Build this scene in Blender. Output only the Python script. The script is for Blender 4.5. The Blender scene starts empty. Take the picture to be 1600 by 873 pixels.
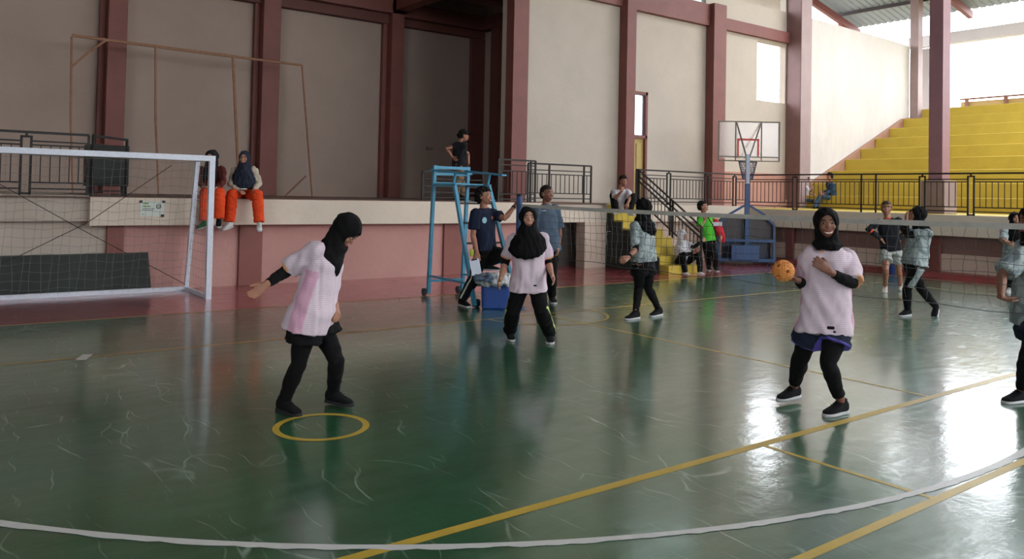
import bpy, bmesh, math, random
import numpy as np
from mathutils import Vector, Matrix
from mathutils.bvhtree import BVHTree

random.seed(7)
SC = bpy.context.scene
COL = SC.collection
PI = math.pi

# ---------------------------------------------------------------- camera
FPX, HOR, ROLL, CAMH, CY = 1248.0, 302.7, .021, 1.586, 271.3
YAW = math.radians(36.7)
CC, SS = math.cos(YAW), math.sin(YAW)
RT = Vector((CC, -SS, 0)); FW = Vector((SS, CC, 0)); UP = Vector((0, 0, 1))
EYE = Vector((0, 0, CAMH))
TILT = math.atan2(HOR - CY, FPX)
axis = FW * math.cos(TILT) + UP * math.sin(TILT)
up0 = UP * math.cos(TILT) - FW * math.sin(TILT)
XCAM = RT * math.cos(ROLL) + up0 * math.sin(ROLL)
YCAM = up0 * math.cos(ROLL) - RT * math.sin(ROLL)
cam = bpy.data.cameras.new('camera'); cam_o = bpy.data.objects.new('camera', cam); COL.objects.link(cam_o)
m = Matrix.Identity(4)
for i in range(3):
    m[i][0], m[i][1], m[i][2], m[i][3] = XCAM[i], YCAM[i], -axis[i], EYE[i]
cam_o.matrix_world = m
cam.sensor_width = 36; cam.sensor_fit = 'HORIZONTAL'; cam.lens = FPX / 1600 * 36
cam.shift_y = -(436.5 - CY) / 1600
cam.clip_start = .05; cam.clip_end = 400
SC.camera = cam_o

def ray(u, v):
    d = XCAM * (u - 800) - YCAM * (v - CY) + axis * FPX
    return d / d.dot(FW)
def gz(u, v, z=0.): d = ray(u, v); return EYE + d * ((z - CAMH) / d.z)
def gx(u, v, x): d = ray(u, v); return EYE + d * (x / d.x)
def gy(u, v, y): d = ray(u, v); return EYE + d * (y / d.y)
def gd(u, v, D): return EYE + ray(u, v) * D

# ---------------------------------------------------------------- sky, light, exposure
W = bpy.data.worlds.new('sky'); SC.world = W; W.use_nodes = True
bg = W.node_tree.nodes['Background']
bg.inputs[0].default_value = (.90, .95, 1.0, 1); bg.inputs[1].default_value = SKY = 8.5
SC.view_settings.view_transform = 'Standard'; SC.view_settings.look = 'None'
SC.view_settings.gamma = 1; SC.view_settings.use_curve_mapping = False
SC.view_settings.exposure = 0.2
try:
    SC.cycles.max_bounces = 10; SC.cycles.diffuse_bounces = 6; SC.cycles.transparent_max_bounces = 16
    SC.cycles.sample_clamp_indirect = 8; SC.cycles.use_denoising = True
except Exception: pass

# ---------------------------------------------------------------- materials
def lin(c):
    return tuple((x / 255 / 12.92) if x / 255 <= .04045 else ((x / 255 + .055) / 1.055) ** 2.4 for x in c[:3]) + (1,)
MATS = {}
def mat(name, rgb, rough=.7, var=0., scale=3., bump=0., bscale=40., metal=0., spec=.5, stretch=None, emit=None, alpha=None, sheen=0.):
    if name in MATS: return MATS[name]
    M = bpy.data.materials.new(name); M.use_nodes = True; N = M.node_tree.nodes; L = M.node_tree.links
    b = N['Principled BSDF']; b.inputs['Base Color'].default_value = lin(rgb); b.inputs['Roughness'].default_value = rough
    b.inputs['Metallic'].default_value = metal; b.inputs['Specular IOR Level'].default_value = spec
    if sheen: b.inputs['Sheen Weight'].default_value = sheen
    M.diffuse_color = lin(rgb)
    tc = N.new('ShaderNodeTexCoord'); mp = N.new('ShaderNodeMapping'); L.new(tc.outputs['Object'], mp.inputs[0])
    if stretch: mp.inputs['Scale'].default_value = stretch
    if var:
        n = N.new('ShaderNodeTexNoise'); n.inputs['Scale'].default_value = scale; n.inputs['Detail'].default_value = 6; n.inputs['Roughness'].default_value = .65
        L.new(mp.outputs[0], n.inputs[0])
        r = N.new('ShaderNodeMapRange'); r.inputs[1].default_value = .25; r.inputs[2].default_value = .75
        r.inputs[3].default_value = 1 - var; r.inputs[4].default_value = 1 + var; L.new(n.outputs[0], r.inputs[0])
        mx = N.new('ShaderNodeMix'); mx.data_type = 'RGBA'; mx.blend_type = 'MULTIPLY'; mx.inputs[0].default_value = 1
        mx.inputs[6].default_value = lin(rgb); L.new(r.outputs[0], mx.inputs[7]); L.new(mx.outputs[2], b.inputs['Base Color'])
    if bump:
        n = N.new('ShaderNodeTexNoise'); n.inputs['Scale'].default_value = bscale; n.inputs['Detail'].default_value = 4
        L.new(mp.outputs[0], n.inputs[0]); bp = N.new('ShaderNodeBump'); bp.inputs['Strength'].default_value = bump; bp.inputs['Distance'].default_value = .02
        L.new(n.outputs[0], bp.inputs['Height']); L.new(bp.outputs[0], b.inputs['Normal'])
    MATS[name] = M
    return M

CREAM = mat('cream_wall', (182, 170, 158), .8, .07, .9, .25, 14)
CREAM2 = mat('cream_stage_wall', (162, 142, 132), .85, .09, .7, .2, 12)
WHITEW = mat('whitewashed_wall', (200, 194, 190), .8, .10, 1.3, .5, 7, stretch=(1, 1, .4))
PINK = mat('pink_wall', (184, 138, 132), .8, .08, 1.2, .3, 12)
BROWN = mat('brown_paint', (118, 66, 60), .6, .14, 2.5, .25, 25)
FASC = mat('cream_fascia', (206, 192, 176), .8, .08, 1.5, .2, 15)
DECK = mat('concrete_deck', (140, 125, 112), .8, .1, 1.5)
YEL = mat('yellow_step', (186, 162, 60), .65, .10, 1.8, .2, 20)
BLK = mat('black_metal', (26, 20, 20), .6, .1, 20)
GREY = mat('grey_beam', (170, 160, 158), .8, .08, 1.2)
DKGRN = mat('dark_green_panel', (16, 27, 22), .6, .35, 2.2)
KERB = mat('red_kerb', (140, 70, 66), .5, .12, 2)
PBLOCK = mat('pale_block', (196, 176, 160), .85, .1, 2, .5, 9)
BROWNW = mat('brown_pink_wall', (128, 98, 90), .85, .12, 1.4)
LBLUE = mat('light_blue_paint', (62, 140, 172), .45, .18, 14)
DBLUE = mat('dark_blue_paint', (24, 62, 108), .4, .18, 9)
GOALW = mat('white_goal_paint', (206, 210, 222), .4, .1, 22)
BAMB = mat('bare_wood', (150, 108, 84), .7, .25, 9)

def floor_mat():
    M = bpy.data.materials.new('court_floor'); M.use_nodes = True; N = M.node_tree.nodes; L = M.node_tree.links
    b = N['Principled BSDF']
    tc = N.new('ShaderNodeTexCoord')
    def noise(scale, st=(1, 1, 1), rot=0, det=5, rgh=.6, dist=0.):
        mp = N.new('ShaderNodeMapping'); mp.inputs['Scale'].default_value = st; mp.inputs['Rotation'].default_value = (0, 0, rot)
        L.new(tc.outputs['Object'], mp.inputs[0])
        n = N.new('ShaderNodeTexNoise'); n.inputs['Scale'].default_value = scale; n.inputs['Detail'].default_value = det
        n.inputs['Roughness'].default_value = rgh; n.inputs['Distortion'].default_value = dist; L.new(mp.outputs[0], n.inputs[0]); return n.outputs[0]
    def rng(s, a, c, d, e):
        r = N.new('ShaderNodeMapRange'); r.inputs[1].default_value = a; r.inputs[2].default_value = c; r.inputs[3].default_value = d; r.inputs[4].default_value = e
        L.new(s, r.inputs[0]); return r.outputs[0]
    def mix(f, a, c, mode='MIX'):
        x = N.new('ShaderNodeMix'); x.data_type = 'RGBA'; x.blend_type = mode
        if isinstance(f, float): x.inputs[0].default_value = f
        else: L.new(f, x.inputs[0])
        for k, s in ((6, a), (7, c)):
            if isinstance(s, tuple): x.inputs[k].default_value = s
            else: L.new(s, x.inputs[k])
        return x.outputs[2]
    def mth(op, a, c=0.):
        x = N.new('ShaderNodeMath'); x.operation = op
        for k, s in ((0, a), (1, c)):
            if isinstance(s, (int, float)): x.inputs[k].default_value = s
            else: L.new(s, x.inputs[k])
        return x.outputs[0]
    sep = N.new('ShaderNodeSeparateXYZ'); L.new(tc.outputs['Object'], sep.inputs[0])
    red = mth('MAXIMUM', mth('GREATER_THAN', sep.outputs[1], 10.52), mth('GREATER_THAN', sep.outputs[0], 16.9))
    cloud = rng(noise(1.1, (1, 1, 1), .3), .3, .75, 0, 1)
    green = mix(cloud, lin((14, 70, 38)), lin((34, 92, 60)))
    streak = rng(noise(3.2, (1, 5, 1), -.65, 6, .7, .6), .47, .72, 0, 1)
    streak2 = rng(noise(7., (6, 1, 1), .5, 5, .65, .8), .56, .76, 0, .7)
    scr = None
    for k, (sc, st, ro, off) in enumerate(((2.6, (1, .16, 1), .5, 0), (2.2, (1, .2, 1), -.9, 5), (3.1, (1, .14, 1), 1.5, 9), (2.4, (1, .15, 1), -.2, 13))):
        mp = N.new('ShaderNodeMapping'); mp.inputs['Scale'].default_value = st; mp.inputs['Rotation'].default_value = (0, 0, ro); mp.inputs['Location'].default_value = (off, off * .7, 0)
        dn = N.new('ShaderNodeTexNoise'); dn.inputs['Scale'].default_value = 1.6; L.new(tc.outputs['Object'], dn.inputs[0])
        ad = N.new('ShaderNodeMix'); ad.data_type = 'VECTOR'; ad.inputs[0].default_value = .22; L.new(tc.outputs['Object'], ad.inputs[4]); L.new(dn.outputs[1], ad.inputs[5])
        L.new(ad.outputs[1], mp.inputs[0])
        vo = N.new('ShaderNodeTexVoronoi'); vo.feature = 'DISTANCE_TO_EDGE'; vo.inputs['Scale'].default_value = sc; L.new(mp.outputs[0], vo.inputs[0])
        line = rng(vo.outputs[0], .0, .009, 1, 0)
        msk = rng(noise(1.7 + k * .3, (1, 1, 1), k + 1., 2), .52, .68, 0, 1)
        li = mth('MULTIPLY', line, msk)
        scr = li if scr is None else mth('MAXIMUM', scr, li)
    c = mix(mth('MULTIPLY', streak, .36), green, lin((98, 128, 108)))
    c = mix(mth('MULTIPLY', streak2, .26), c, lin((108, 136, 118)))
    redc = mix(cloud, lin((134, 30, 44)), lin((160, 54, 64)))
    redc = mix(mth('MULTIPLY', streak, .25), redc, lin((190, 130, 125)))
    c = mix(red, c, redc)
    c = mix(mth('MULTIPLY', scr, .7), c, lin((160, 182, 168)))
    L.new(c, b.inputs['Base Color'])
    rr = rng(noise(2.3, (1, 3, 1), -.4, 6, .7), .3, .7, .05, .17)
    rr2 = mth('ADD', rr, mth('MULTIPLY', streak, .12))
    L.new(mth('ADD', rr2, .26), b.inputs['Roughness']); b.inputs['Specular IOR Level'].default_value = .7
    b.inputs['Coat Weight'].default_value = 1.; L.new(rr2, b.inputs['Coat Roughness']); b.inputs['Coat IOR'].default_value = 1.6
    h = mth('ADD', mth('MULTIPLY', noise(5., (1, 1, 1), 0, 3), 1.), mth('MULTIPLY', noise(26., (1, 2.5, 1), -.5, 3), .22))
    bp = N.new('ShaderNodeBump'); bp.inputs['Strength'].default_value = .07; bp.inputs['Distance'].default_value = .03; L.new(h, bp.inputs['Height']); L.new(bp.outputs[0], b.inputs['Normal']); L.new(bp.outputs[0], b.inputs['Coat Normal'])
    return M
FLOOR = floor_mat()

# ---------------------------------------------------------------- mesh helpers
def link(name, bm_or_me, mt, parent=None, smooth=False):
    if isinstance(bm_or_me, bmesh.types.BMesh):
        bmesh.ops.recalc_face_normals(bm_or_me, faces=bm_or_me.faces)
        me = bpy.data.meshes.new(name); bm_or_me.to_mesh(me); bm_or_me.free()
    else: me = bm_or_me
    for x in (mt if isinstance(mt, (list, tuple)) else [mt]): me.materials.append(x)
    if smooth: me.polygons.foreach_set('use_smooth', [True] * len(me.polygons))
    o = bpy.data.objects.new(name, me); COL.objects.link(o)
    if parent is not None:
        o.parent = parent
        inv = root_mat(parent).inverted()
        me.transform(inv)
    return o
def root_mat(o):
    mm = o.matrix_basis.copy()
    while o.parent is not None: o = o.parent; mm = o.matrix_basis @ mm
    return mm
def tag(o, label=None, cat=None, group=None, kind=None):
    if label: o['label'] = label
    if cat: o['category'] = cat
    if group: o['group'] = group
    if kind: o['kind'] = kind
    return o
def thing(name, loc, label, cat, group=None):
    o = bpy.data.objects.new(name, None); COL.objects.link(o); o.location = loc; o.empty_display_size = .1
    return tag(o, label, cat, group)
def BM(): return bmesh.new()
def box(bm, a, b):
    x0, x1 = sorted((a[0], b[0])); y0, y1 = sorted((a[1], b[1])); z0, z1 = sorted((a[2], b[2]))
    v = [bm.verts.new(p) for p in ((x0,y0,z0),(x1,y0,z0),(x1,y1,z0),(x0,y1,z0),(x0,y0,z1),(x1,y0,z1),(x1,y1,z1),(x0,y1,z1))]
    for f in ((0,3,2,1),(4,5,6,7),(0,1,5,4),(1,2,6,5),(2,3,7,6),(3,0,4,7)): bm.faces.new([v[i] for i in f])
def prism(bm, pts, vec):
    vec = Vector(vec); a = [bm.verts.new(Vector(p)) for p in pts]; b = [bm.verts.new(Vector(p) + vec) for p in pts]
    bm.faces.new(a[::-1]); bm.faces.new(b); n = len(pts)
    for i in range(n): bm.faces.new((a[i], a[(i+1) % n], b[(i+1) % n], b[i]))
def beam(bm, p, q, w, h, upv=(0, 0, 1)):
    p, q, upv = Vector(p), Vector(q), Vector(upv); d = (q - p).normalized()
    s = d.cross(upv)
    if s.length < 1e-3: s = d.cross(Vector((1, 0, 0)))
    s.normalize(); t = s.cross(d).normalized(); s *= w / 2; t *= h / 2
    prism(bm, [p + s + t, p - s + t, p - s - t, p + s - t], q - p)
def tube(bm, pts, r, n=8):
    pts = [Vector(p) for p in pts]; rs = r if isinstance(r, (list, tuple)) else [r] * len(pts)
    ref = None; rings = []
    for i, p in enumerate(pts):
        d = (pts[min(i+1, len(pts)-1)] - pts[max(i-1, 0)])
        d = d.normalized() if d.length > 1e-9 else Vector((0, 0, 1))
        if ref is None: ref = d.orthogonal().normalized()
        s = (ref - d * ref.dot(d)); s = s.normalized() if s.length > 1e-6 else d.orthogonal().normalized()
        ref = s; t = d.cross(s)
        rings.append([bm.verts.new(p + (s * math.cos(2*PI*k/n) + t * math.sin(2*PI*k/n)) * rs[i]) for k in range(n)])
    for a, b in zip(rings, rings[1:]):
        for k in range(n): bm.faces.new((a[k], a[(k+1) % n], b[(k+1) % n], b[k]))
    bm.faces.new(rings[0][::-1]); bm.faces.new(rings[-1])
def loft(bm, secs, n=20, p=2.):
    rings = []
    for c, a, b in secs:
        ring = []
        for k in range(n):
            t = 2*PI*k/n; ct, st = math.cos(t), math.sin(t)
            x = math.copysign(abs(ct) ** (2/p), ct); y = math.copysign(abs(st) ** (2/p), st)
            ring.append(bm.verts.new(Vector(c) + a * x + b * y))
        rings.append(ring)
    for a, b in zip(rings, rings[1:]):
        for k in range(n): bm.faces.new((a[k], a[(k+1) % n], b[(k+1) % n], b[k]))
    bm.faces.new(rings[0][::-1]); bm.faces.new(rings[-1])
def ball(bm, c, ax, sub=3):
    r = bmesh.ops.create_icosphere(bm, subdivisions=sub, radius=1)
    for v in r['verts']:
        v.co = Vector(c) + ax[0] * v.co.x + ax[1] * v.co.y + ax[2] * v.co.z
def bevel(bm, w, seg=1):
    bmesh.ops.bevel(bm, geom=[e for e in bm.edges], offset=w, segments=seg, affect='EDGES', clamp_overlap=True)
def boxo(name, a, b, mt, parent=None, bv=0):
    bm = BM(); box(bm, a, b)
    if bv: bevel(bm, bv)
    return link(name, bm, mt, parent)
def struct(name, a, b, mt):
    return tag(boxo(name, a, b, mt), kind='structure')
NT = [0]
def trim(a, b, mt=None, bv=.006):
    NT[0] += 1
    return tag(boxo('trim_%d' % NT[0], a, b, mt or BROWN, None, bv), kind='structure')

# ================================================================ SETTING
tag(link('floor_outside', (lambda bm: (box(bm, (-90, -90, -.6), (110, 110, -.4)), bm)[1])(BM()), mat('outdoor_ground', (112, 108, 92), .9, .2, .3)), kind='structure')
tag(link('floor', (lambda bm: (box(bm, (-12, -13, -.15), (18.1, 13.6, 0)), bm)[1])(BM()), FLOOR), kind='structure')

ZS, ZR = 1.41, 1.33           # deck heights
YW, YB = 14.5, 19.0           # front wall plane, stage back wall
# stage deck slab (fascia)
def deck(name, poly, z0, z1, mt):
    bm = BM(); prism(bm, [(x, y, z0) for x, y in poly], (0, 0, z1 - z0)); return tag(link(name, bm, mt), kind='structure')
deck('wall_stage_fascia', [(2.02, 12.85), (10.6, 12.85), (10.6, 13.0), (12.35, 13.0), (12.35, 19), (2.02, 19)], 1.0, ZS, FASC)
deck('wall_stage_fascia_left', [(-12, 12.98), (2.02, 12.98), (2.02, 19), (-12, 19)], 1.06, ZS + .02, CREAM)
struct('floor_recess', (12.38, YW + .1, 1.0), (13.1, 19, ZS), FASC)
struct('floor_walkway_back', (12.38, 14.4, 1.0), (21.5, YW + .2, 1.32), FASC)
deck('floor_walkway', [(12.38, 13.1), (17.5, 13.1), (17.5, 14.4), (12.38, 14.4)], 1.0, ZS - .02, FASC)
deck('floor_gallery', [(17.5, -12), (21.6, -12), (21.6, 14.4), (17.5, 14.4)], .89, ZR, FASC)
struct('floor_gallery_top', (17.75, -12, ZR), (21.5, 14.2, ZR + .006), YEL)
DTOP = mat('deck_top_brown', (112, 84, 74), .7, .12, 2)
struct('floor_stage_top', (-12, 12.87, ZS), (12.3, 18.6, ZS + .012), DTOP)
# lower walls
struct('wall_stage_base_left', (-12, 13.14, 0), (2.28, 13.4, 1.1), CREAM)  # cream here stands in for light falling on this stretch of wall
struct('wall_stage_base', (2.28, 13.12, 0), (10.95, 13.4, 1.05), PINK)
for x0, x1 in ((2.29, 2.52), (4.24, 4.62), (8.15, 8.56)): trim((x0, 13.06, 0), (x1, 13.2, 1.0), mat('brown_paint_low', (130, 76, 68), .6, .1, 2.5), .004)
struct('wall_walkway_base', (12.3, 13.35, 0), (18.2, 13.5, 1.05), PBLOCK)
struct('wall_gallery_base', (18.0, -12, .48), (18.2, 13.4, .9), BROWNW)
struct('wall_gallery_plinth', (17.93, -12, .0), (18.19, 13.3, .48), PBLOCK)
struct('baseboard_right', (17.45, -12, 0), (17.93, 12.9, .1), KERB)
for y0, y1 in ((11.98, 12.22), (8.36, 8.72), (4.9, 5.25), (1.4, 1.75)): trim((17.88, y0, .1), (18.1, y1, .89))
# block beside the stairs with the dark opening
bm = BM()
box(bm, (11.72, 13.02, 0), (12.35, 13.3, 1.0)); box(bm, (10.5, 13.02, 0), (10.95, 13.3, 1.0))
tag(link('wall_block', bm, PBLOCK), kind='structure')
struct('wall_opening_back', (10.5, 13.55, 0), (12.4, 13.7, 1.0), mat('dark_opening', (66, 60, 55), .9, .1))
# walls
struct('wall_stage_back', (-12, YB, 1.3), (13.2, YB + .2, 14), CREAM2)
struct('wall_recess_right', (13.0, YW + .2, 1.3), (13.2, YB, 12.7), CREAM2)
bm = BM()
for a, b in (((-13.2, 0), (19.2, 3.6)), ((-13.2, 3.6), (-11, 9)), ((-1.5, 3.6), (19.2, 9)), ((-13.2, 9), (19.2, 14))): box(bm, (-12.2, a[0], a[1]), (-12, b[0], b[1]))  # high gap is added, out of view, to bring fill light from this end
tag(link('wall_left', bm, CREAM), kind='structure')
# front wall with openings (door + transom, bright window, high clerestory)
def wall_y(name, y0, y1, x0, x1, z0, z1, holes, mt):
    xs = sorted({x0, x1, *[h[0] for h in holes], *[h[1] for h in holes]}); zs = sorted({z0, z1, *[h[2] for h in holes], *[h[3] for h in holes]})
    bm = BM()
    for xa, xb in zip(xs, xs[1:]):
        run = None
        for za, zb in zip(zs, zs[1:]):
            hole = any(h[0] <= (xa+xb)/2 <= h[1] and h[2] <= (za+zb)/2 <= h[3] for h in holes)
            if not hole: run = (run[0], zb) if run else (za, zb)
            if hole and run: box(bm, (xa, y0, run[0]), (xb, y1, run[1])); run = None
        if run: box(bm, (xa, y0, run[0]), (xb, y1, run[1]))
    return tag(link(name, bm, mt), kind='structure')
DX0, DX1 = 14.42, 15.12
wall_y('wall_front', YW, YW + .2, 10.6, 21.5, ZR, 10.6, [(DX0, DX1, ZS - .02, 4.28), (19.72, 21.1, 4.5, 6.25), (19.0, 21.1, 7.3, 9.7), (14.6, 17.4, 6.95, 8.6)], CREAM)
bm = BM(); prism(bm, [(21.3, YW, ZR), (28.6, YW, ZR), (28.6, YW, 7.2), (27.5, YW, 7.25), (23.8, YW, 7.3), (22.2, YW, 7.32), (21.3, YW, 7.2)], (0, .2, 0))
tag(link('wall_bleacher_side', bm, WHITEW), kind='structure')
bm = BM(); prism(bm, [(21.5, 17.7, 8.2),  (27.2, 17.7, 8.2), (27.2, 17.7, 9.4), (21.5, 17.7, 10.6)], (0, .2, 0))
tag(link('wall_outer', bm, CREAM), kind='structure')
# columns and beams on the front wall
for x0, x1, z1 in ((10.57, 11.0, 10), (14.1, 14.42, 10.4), (17.42, 17.95, 6.95)): trim((x0, YW - .28, ZR), (x1, YW, z1))
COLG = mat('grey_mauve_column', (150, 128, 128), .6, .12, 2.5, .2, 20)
trim((21.15, YW - .5, ZR), (21.68, YW, 10.8), mat('mauve_brown', (124, 92, 92), .6, .12, 2.5)); trim((21.16, YW - .515, ZR), (21.69, YW - .502, 10.8), COLG, 0)  # court face painted paler, left side darker, for how light falls
trim((11.0, YW - .12, 6.35), (14.1, YW, 6.65)); trim((14.42, YW - .14, 6.33), (17.42, YW, 6.93)); trim((17.95, YW - .12, 6.33), (21.15, YW, 6.66))
trim((17.95, YW - .03, 1.35), (21.15, YW, 2.35), mat('brown_dado', (168, 122, 108), .7, .12, 2))
# stage back columns, pilasters, beams
for x0, x1 in ((3.15, 3.52), (6.46, 6.88), (9.86, 10.22), (-.2, .2)):
    trim((x0, 18.6, ZS), (x1, 18.98, 11.3)); trim((x0 - .12, 18.86, ZS), (x0, 19.0, 11.3))
DKB = mat('dark_brown_paint', (98, 56, 50), .7, .12, 2.5)
trim((-4, 18.8, 6.0), (12.95, 19.0, 6.4), DKB); trim((-4, 18.6, 6.25), (10.3, 18.85, 7.3))
trim((12.55, 18.85, ZS), (13.0, 19.0, 6.0), DKB)
trim((12.8, 17.9, ZS), (13.0, 18.3, 6.3), DKB)
trim((10.22, 18.6, 6.2), (12.9, 18.85, 6.6), DKB); trim((12.75, YW + .2, 6.2), (13.0, 18.8, 6.55), DKB)
trim((9.95, YW + .02, 6.35), (10.3, 18.6, 7.3)); trim((10.3, 16.3, 6.4), (12.9, 16.6, 6.8), DKB)
tag(boxo('ceiling_recess', (9.9, YW + .2, 6.95), (13.0, 19, 7.1), CREAM2), kind='structure')

# gallery column on its pedestal + bleachers
o = thing('gallery_column', (19.0, 8.93, ZR), 'square mauve column standing on a grey concrete pedestal before the yellow bleachers', 'column')
boxo('pedestal', (18.7, 8.66, ZR), (19.3, 9.2, 2.1), mat('grey_mauve_concrete', (140, 120, 118), .8, .12, 3), o, .01)
bm = BM(); box(bm, (18.82, 8.77, 2.1), (19.18, 9.08, 11)); link('shaft', bm, mat('mauve_paint', (146, 106, 114), .55, .12, 3), o)
bl = thing('bleachers', (21.5, 1, ZR), 'tiers of yellow painted concrete seating rising behind the gallery railing', 'bleachers')
NTI = 9
for k in range(NTI):
    x0 = 21.5 + .93 * k
    boxo('tier', (x0, -12, ZR), (x0 + (.93 if k < NTI - 1 else 1.5), YW - .09, ZR + .4 * (k + 1)), YEL, bl, .012)
bm = BM(); pts = [(20.57, YW - .085, ZR)] + [(21.5 + .93 * k, YW - .085, ZR + .4 * (k + 1) + .01) for k in range(8)] + [(28.6, YW - .085, ZR + 3.3), (28.6, YW - .085, ZR)]
prism(bm, pts, (0, .08, 0)); link('raked_kerb', bm, mat('kerb_brown', (160, 120, 100), .7, .1, 2), bl)
# back of bleachers: rear columns, beam, parapet
trim((28.62, 14.2, 4.55), (28.95, 14.5, 8.9), COLG)
for y0 in (8.6, 2.2, -4.4): trim((30.0, y0, 4.6), (30.4, y0 + .4, 9), COLG)
trim((30.05, -12, 7.4), (30.35, 15.3, 7.82), mat('pale_beam', (205, 200, 205), .7, .06, 1))
struct('wall_parapet', (30.55, -12, 4.5), (30.7, 13.6, 5.28), mat('pale_parapet', (176, 150, 104), .7, .08, 1))
for k in range(16): trim((30.46, 13.3 - k * 1.3, 4.93), (30.54, 13.42 - k * 1.3, 5.36), mat('rail_brown', (120, 84, 76), .6))
trim((30.44, -8, 5.34), (30.54, 13.6, 5.40), mat('rail_brown', (120, 84, 76), .6))
trim((30.4, 14.2, 4.6), (30.9, 15.2, 7.4), mat('grey_render', (150, 140, 140), .8, .1, 1))
# roof: corrugated sheets, purlins, rafters, with unseen gaps added to let in more daylight
def roofz(x): return 8.62 + .235 * (30.5 - x)
ROOF = mat('grey_metal_sheet', (128, 134, 142), .5, .08, 1)
XR = 8.0
bm = BM()
def sheet(bm, x0, x1, y0, y1):
    y = y0; rows = []
    while y < y1:
        for dy, dz in ((0, 0), (.16, 0), (.19, .035), (.23, .035)): rows.append((y + dy, dz))
        y += .26
    a = [(bm.verts.new((x0, yy, roofz(x0) + dz)), bm.verts.new((x1, yy, roofz(x1) + dz))) for yy, dz in rows]
    for p, q in zip(a, a[1:]): bm.faces.new((p[0], p[1], q[1], q[0]))
sheet(bm, XR, 19.5, -2, 19.2); sheet(bm, XR, 13, -13, -1.9); sheet(bm, 26.6, 30.5, -13, 17.9); sheet(bm, 19.5, 26.6, 12.2, 17.9)
sheet(bm, 19.5, 26.6, 10.9, 12.3); sheet(bm, 19.5, 26.6, -13, 4.5)
tag(link('ceiling_roof_sheets', bm, ROOF), kind='structure')
tag(boxo('ceiling_left', (-12.2, -13.2, roofz(XR)), (XR, 19.2, roofz(XR) + .1), ROOF), kind='structure')
PURL = mat('dark_purlin', (70, 62, 66), .6)
for x in (29.0, 27.2, 25.4, 19.6, 17.8): 
    bm = BM(); beam(bm, (x, -13, roofz(x) - .07), (x, 17.7, roofz(x) - .07), .07, .12); NT[0] += 1; tag(link('trim_%d' % NT[0], bm, PURL), kind='structure')
for y in (17.5, 13.2, 8.93, 2.4, -4.2):
    bm = BM(); beam(bm, (16, y, roofz(16) - .25), (30.4, y, roofz(30.4) - .25), .16, .26); NT[0] += 1; tag(link('trim_%d' % NT[0], bm, BROWN), kind='structure')
trim((29.2, 17.5, 7.0), (29.45, 17.69, 8.7))
# far sides behind the camera
wall_y('wall_near', -13.2, -13, -12, 30.6, 0, 14, [(6, 15.5, 3.4, 8.6), (18, 29.5, 4.0, 7.4)], CREAM)  # unseen openings, added and sized for fill light

# ---- door, windows
d = tag(boxo('door_1', (DX0 + .04, YW + .04, ZS - .02), (DX1 - .05, YW + .09, 3.08), mat('ochre_door', (176, 152, 92), .6, .1, 2), None, .004), kind='structure')
for x in (DX0 + .14, DX0 + .37):
    boxo('panel', (x, YW + .02, 1.6), (x + .2, YW + .05, 2.95), MATS['ochre_door'], d, .01)
bm = BM()
for a, b in (((DX0, ZS), (DX0 + .05, 4.28)), ((DX1 - .07, ZS), (DX1, 4.28)), ((DX0, 4.2), (DX1, 4.28)), ((DX0, 3.08), (DX1, 3.16))): box(bm, (a[0], YW - .04, a[1]), (b[0], YW + .1, b[1]))
tag(link('trim_door_frame', bm, BROWN), kind='structure')
def glassmat(name, rgb, rough, tr):
    M = mat(name, rgb, rough); M.node_tree.nodes['Principled BSDF'].inputs['Transmission Weight'].default_value = tr; return M
w = tag(boxo('window_1', (DX0 + .05, YW + .05, 3.16), (DX1 - .07, YW + .06, 4.2), glassmat('frosted_glass', (215, 228, 238), .35, .85)), kind='structure')
for k, x in enumerate((14.7, 15.6, 16.5)):
    bm = BM(); box(bm, (x, YW + .02, 6.95), (x + .05, YW + .08, 8.6)); NT[0] += 1; tag(link('trim_%d' % NT[0], bm, DKB), kind='structure')
tag(boxo('window_2', (14.6, YW + .1, 6.95), (17.4, YW + .11, 8.6), glassmat('dusty_glass', (170, 185, 180), .4, .7)), kind='structure')

# ================================================================ COURT LINES (paint, 1.5 mm)
LY = mat('yellow_line', (184, 154, 58), .4, .12, 6); LYO = mat('ochre_line', (176, 138, 66), .4, .12, 6); LW = mat('white_line', (196, 194, 192), .4, .1, 6)
NL = [0]
def line(pts, w, mt, z=.0015, closed=False, rag=0.):
    NL[0] += 1; bm = BM(); P = [Vector((p[0], p[1], 0)) for p in pts]; n = len(P); L = []
    for i, p in enumerate(P):
        a = P[(i-1) % n] if closed or i else P[0]; b = P[(i+1) % n] if closed or i < n-1 else P[-1]
        d = (b - a).normalized(); s = Vector((-d.y, d.x, 0)) * (w/2)
        j = random.uniform(-rag, rag)
        L.append((bm.verts.new(p + s + Vector((0, 0, z))), bm.verts.new(p - s * (1 + j) + Vector((0, 0, z)))))
    for i in range(n if closed else n-1):
        a, b = L[i], L[(i+1) % n]; bm.faces.new((a[0], a[1], b[1], b[0]))
    return tag(link('trim_court_line_%d' % NL[0], bm, mt), kind='structure')
def arc(c, r, a0, a1, n=64): return [(c[0] + r*math.cos(a0 + (a1-a0)*i/n), c[1] + r*math.sin(a0 + (a1-a0)*i/n)) for i in range(n+1)]
line([(-8, 10.52), (16.9, 10.52)], .045, LYO); line([(16.9, 10.52), (16.9, -6)], .045, LYO)
line([(-8, 8.26), (15.2, 8.26)], .04, LYO); line([(.2, 3.19), (15.2, 3.19)], .065, LY)
line([(.8, 2.08), (15.2, 2.08)], .055, LY, .0012)
line([(6.7, 8.24), (6.7, 3.2)], .035, LY, .0018); line([(4.43, 3.16), (4.43, 2.1)], .035, LY, .0018); line([(15.2, 8.26), (15.2, 2.08)], .04, LYO, .0018)
line(arc((6.7, 8.26), .87, PI, 2*PI, 40), .035, LY, .0021)
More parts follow.
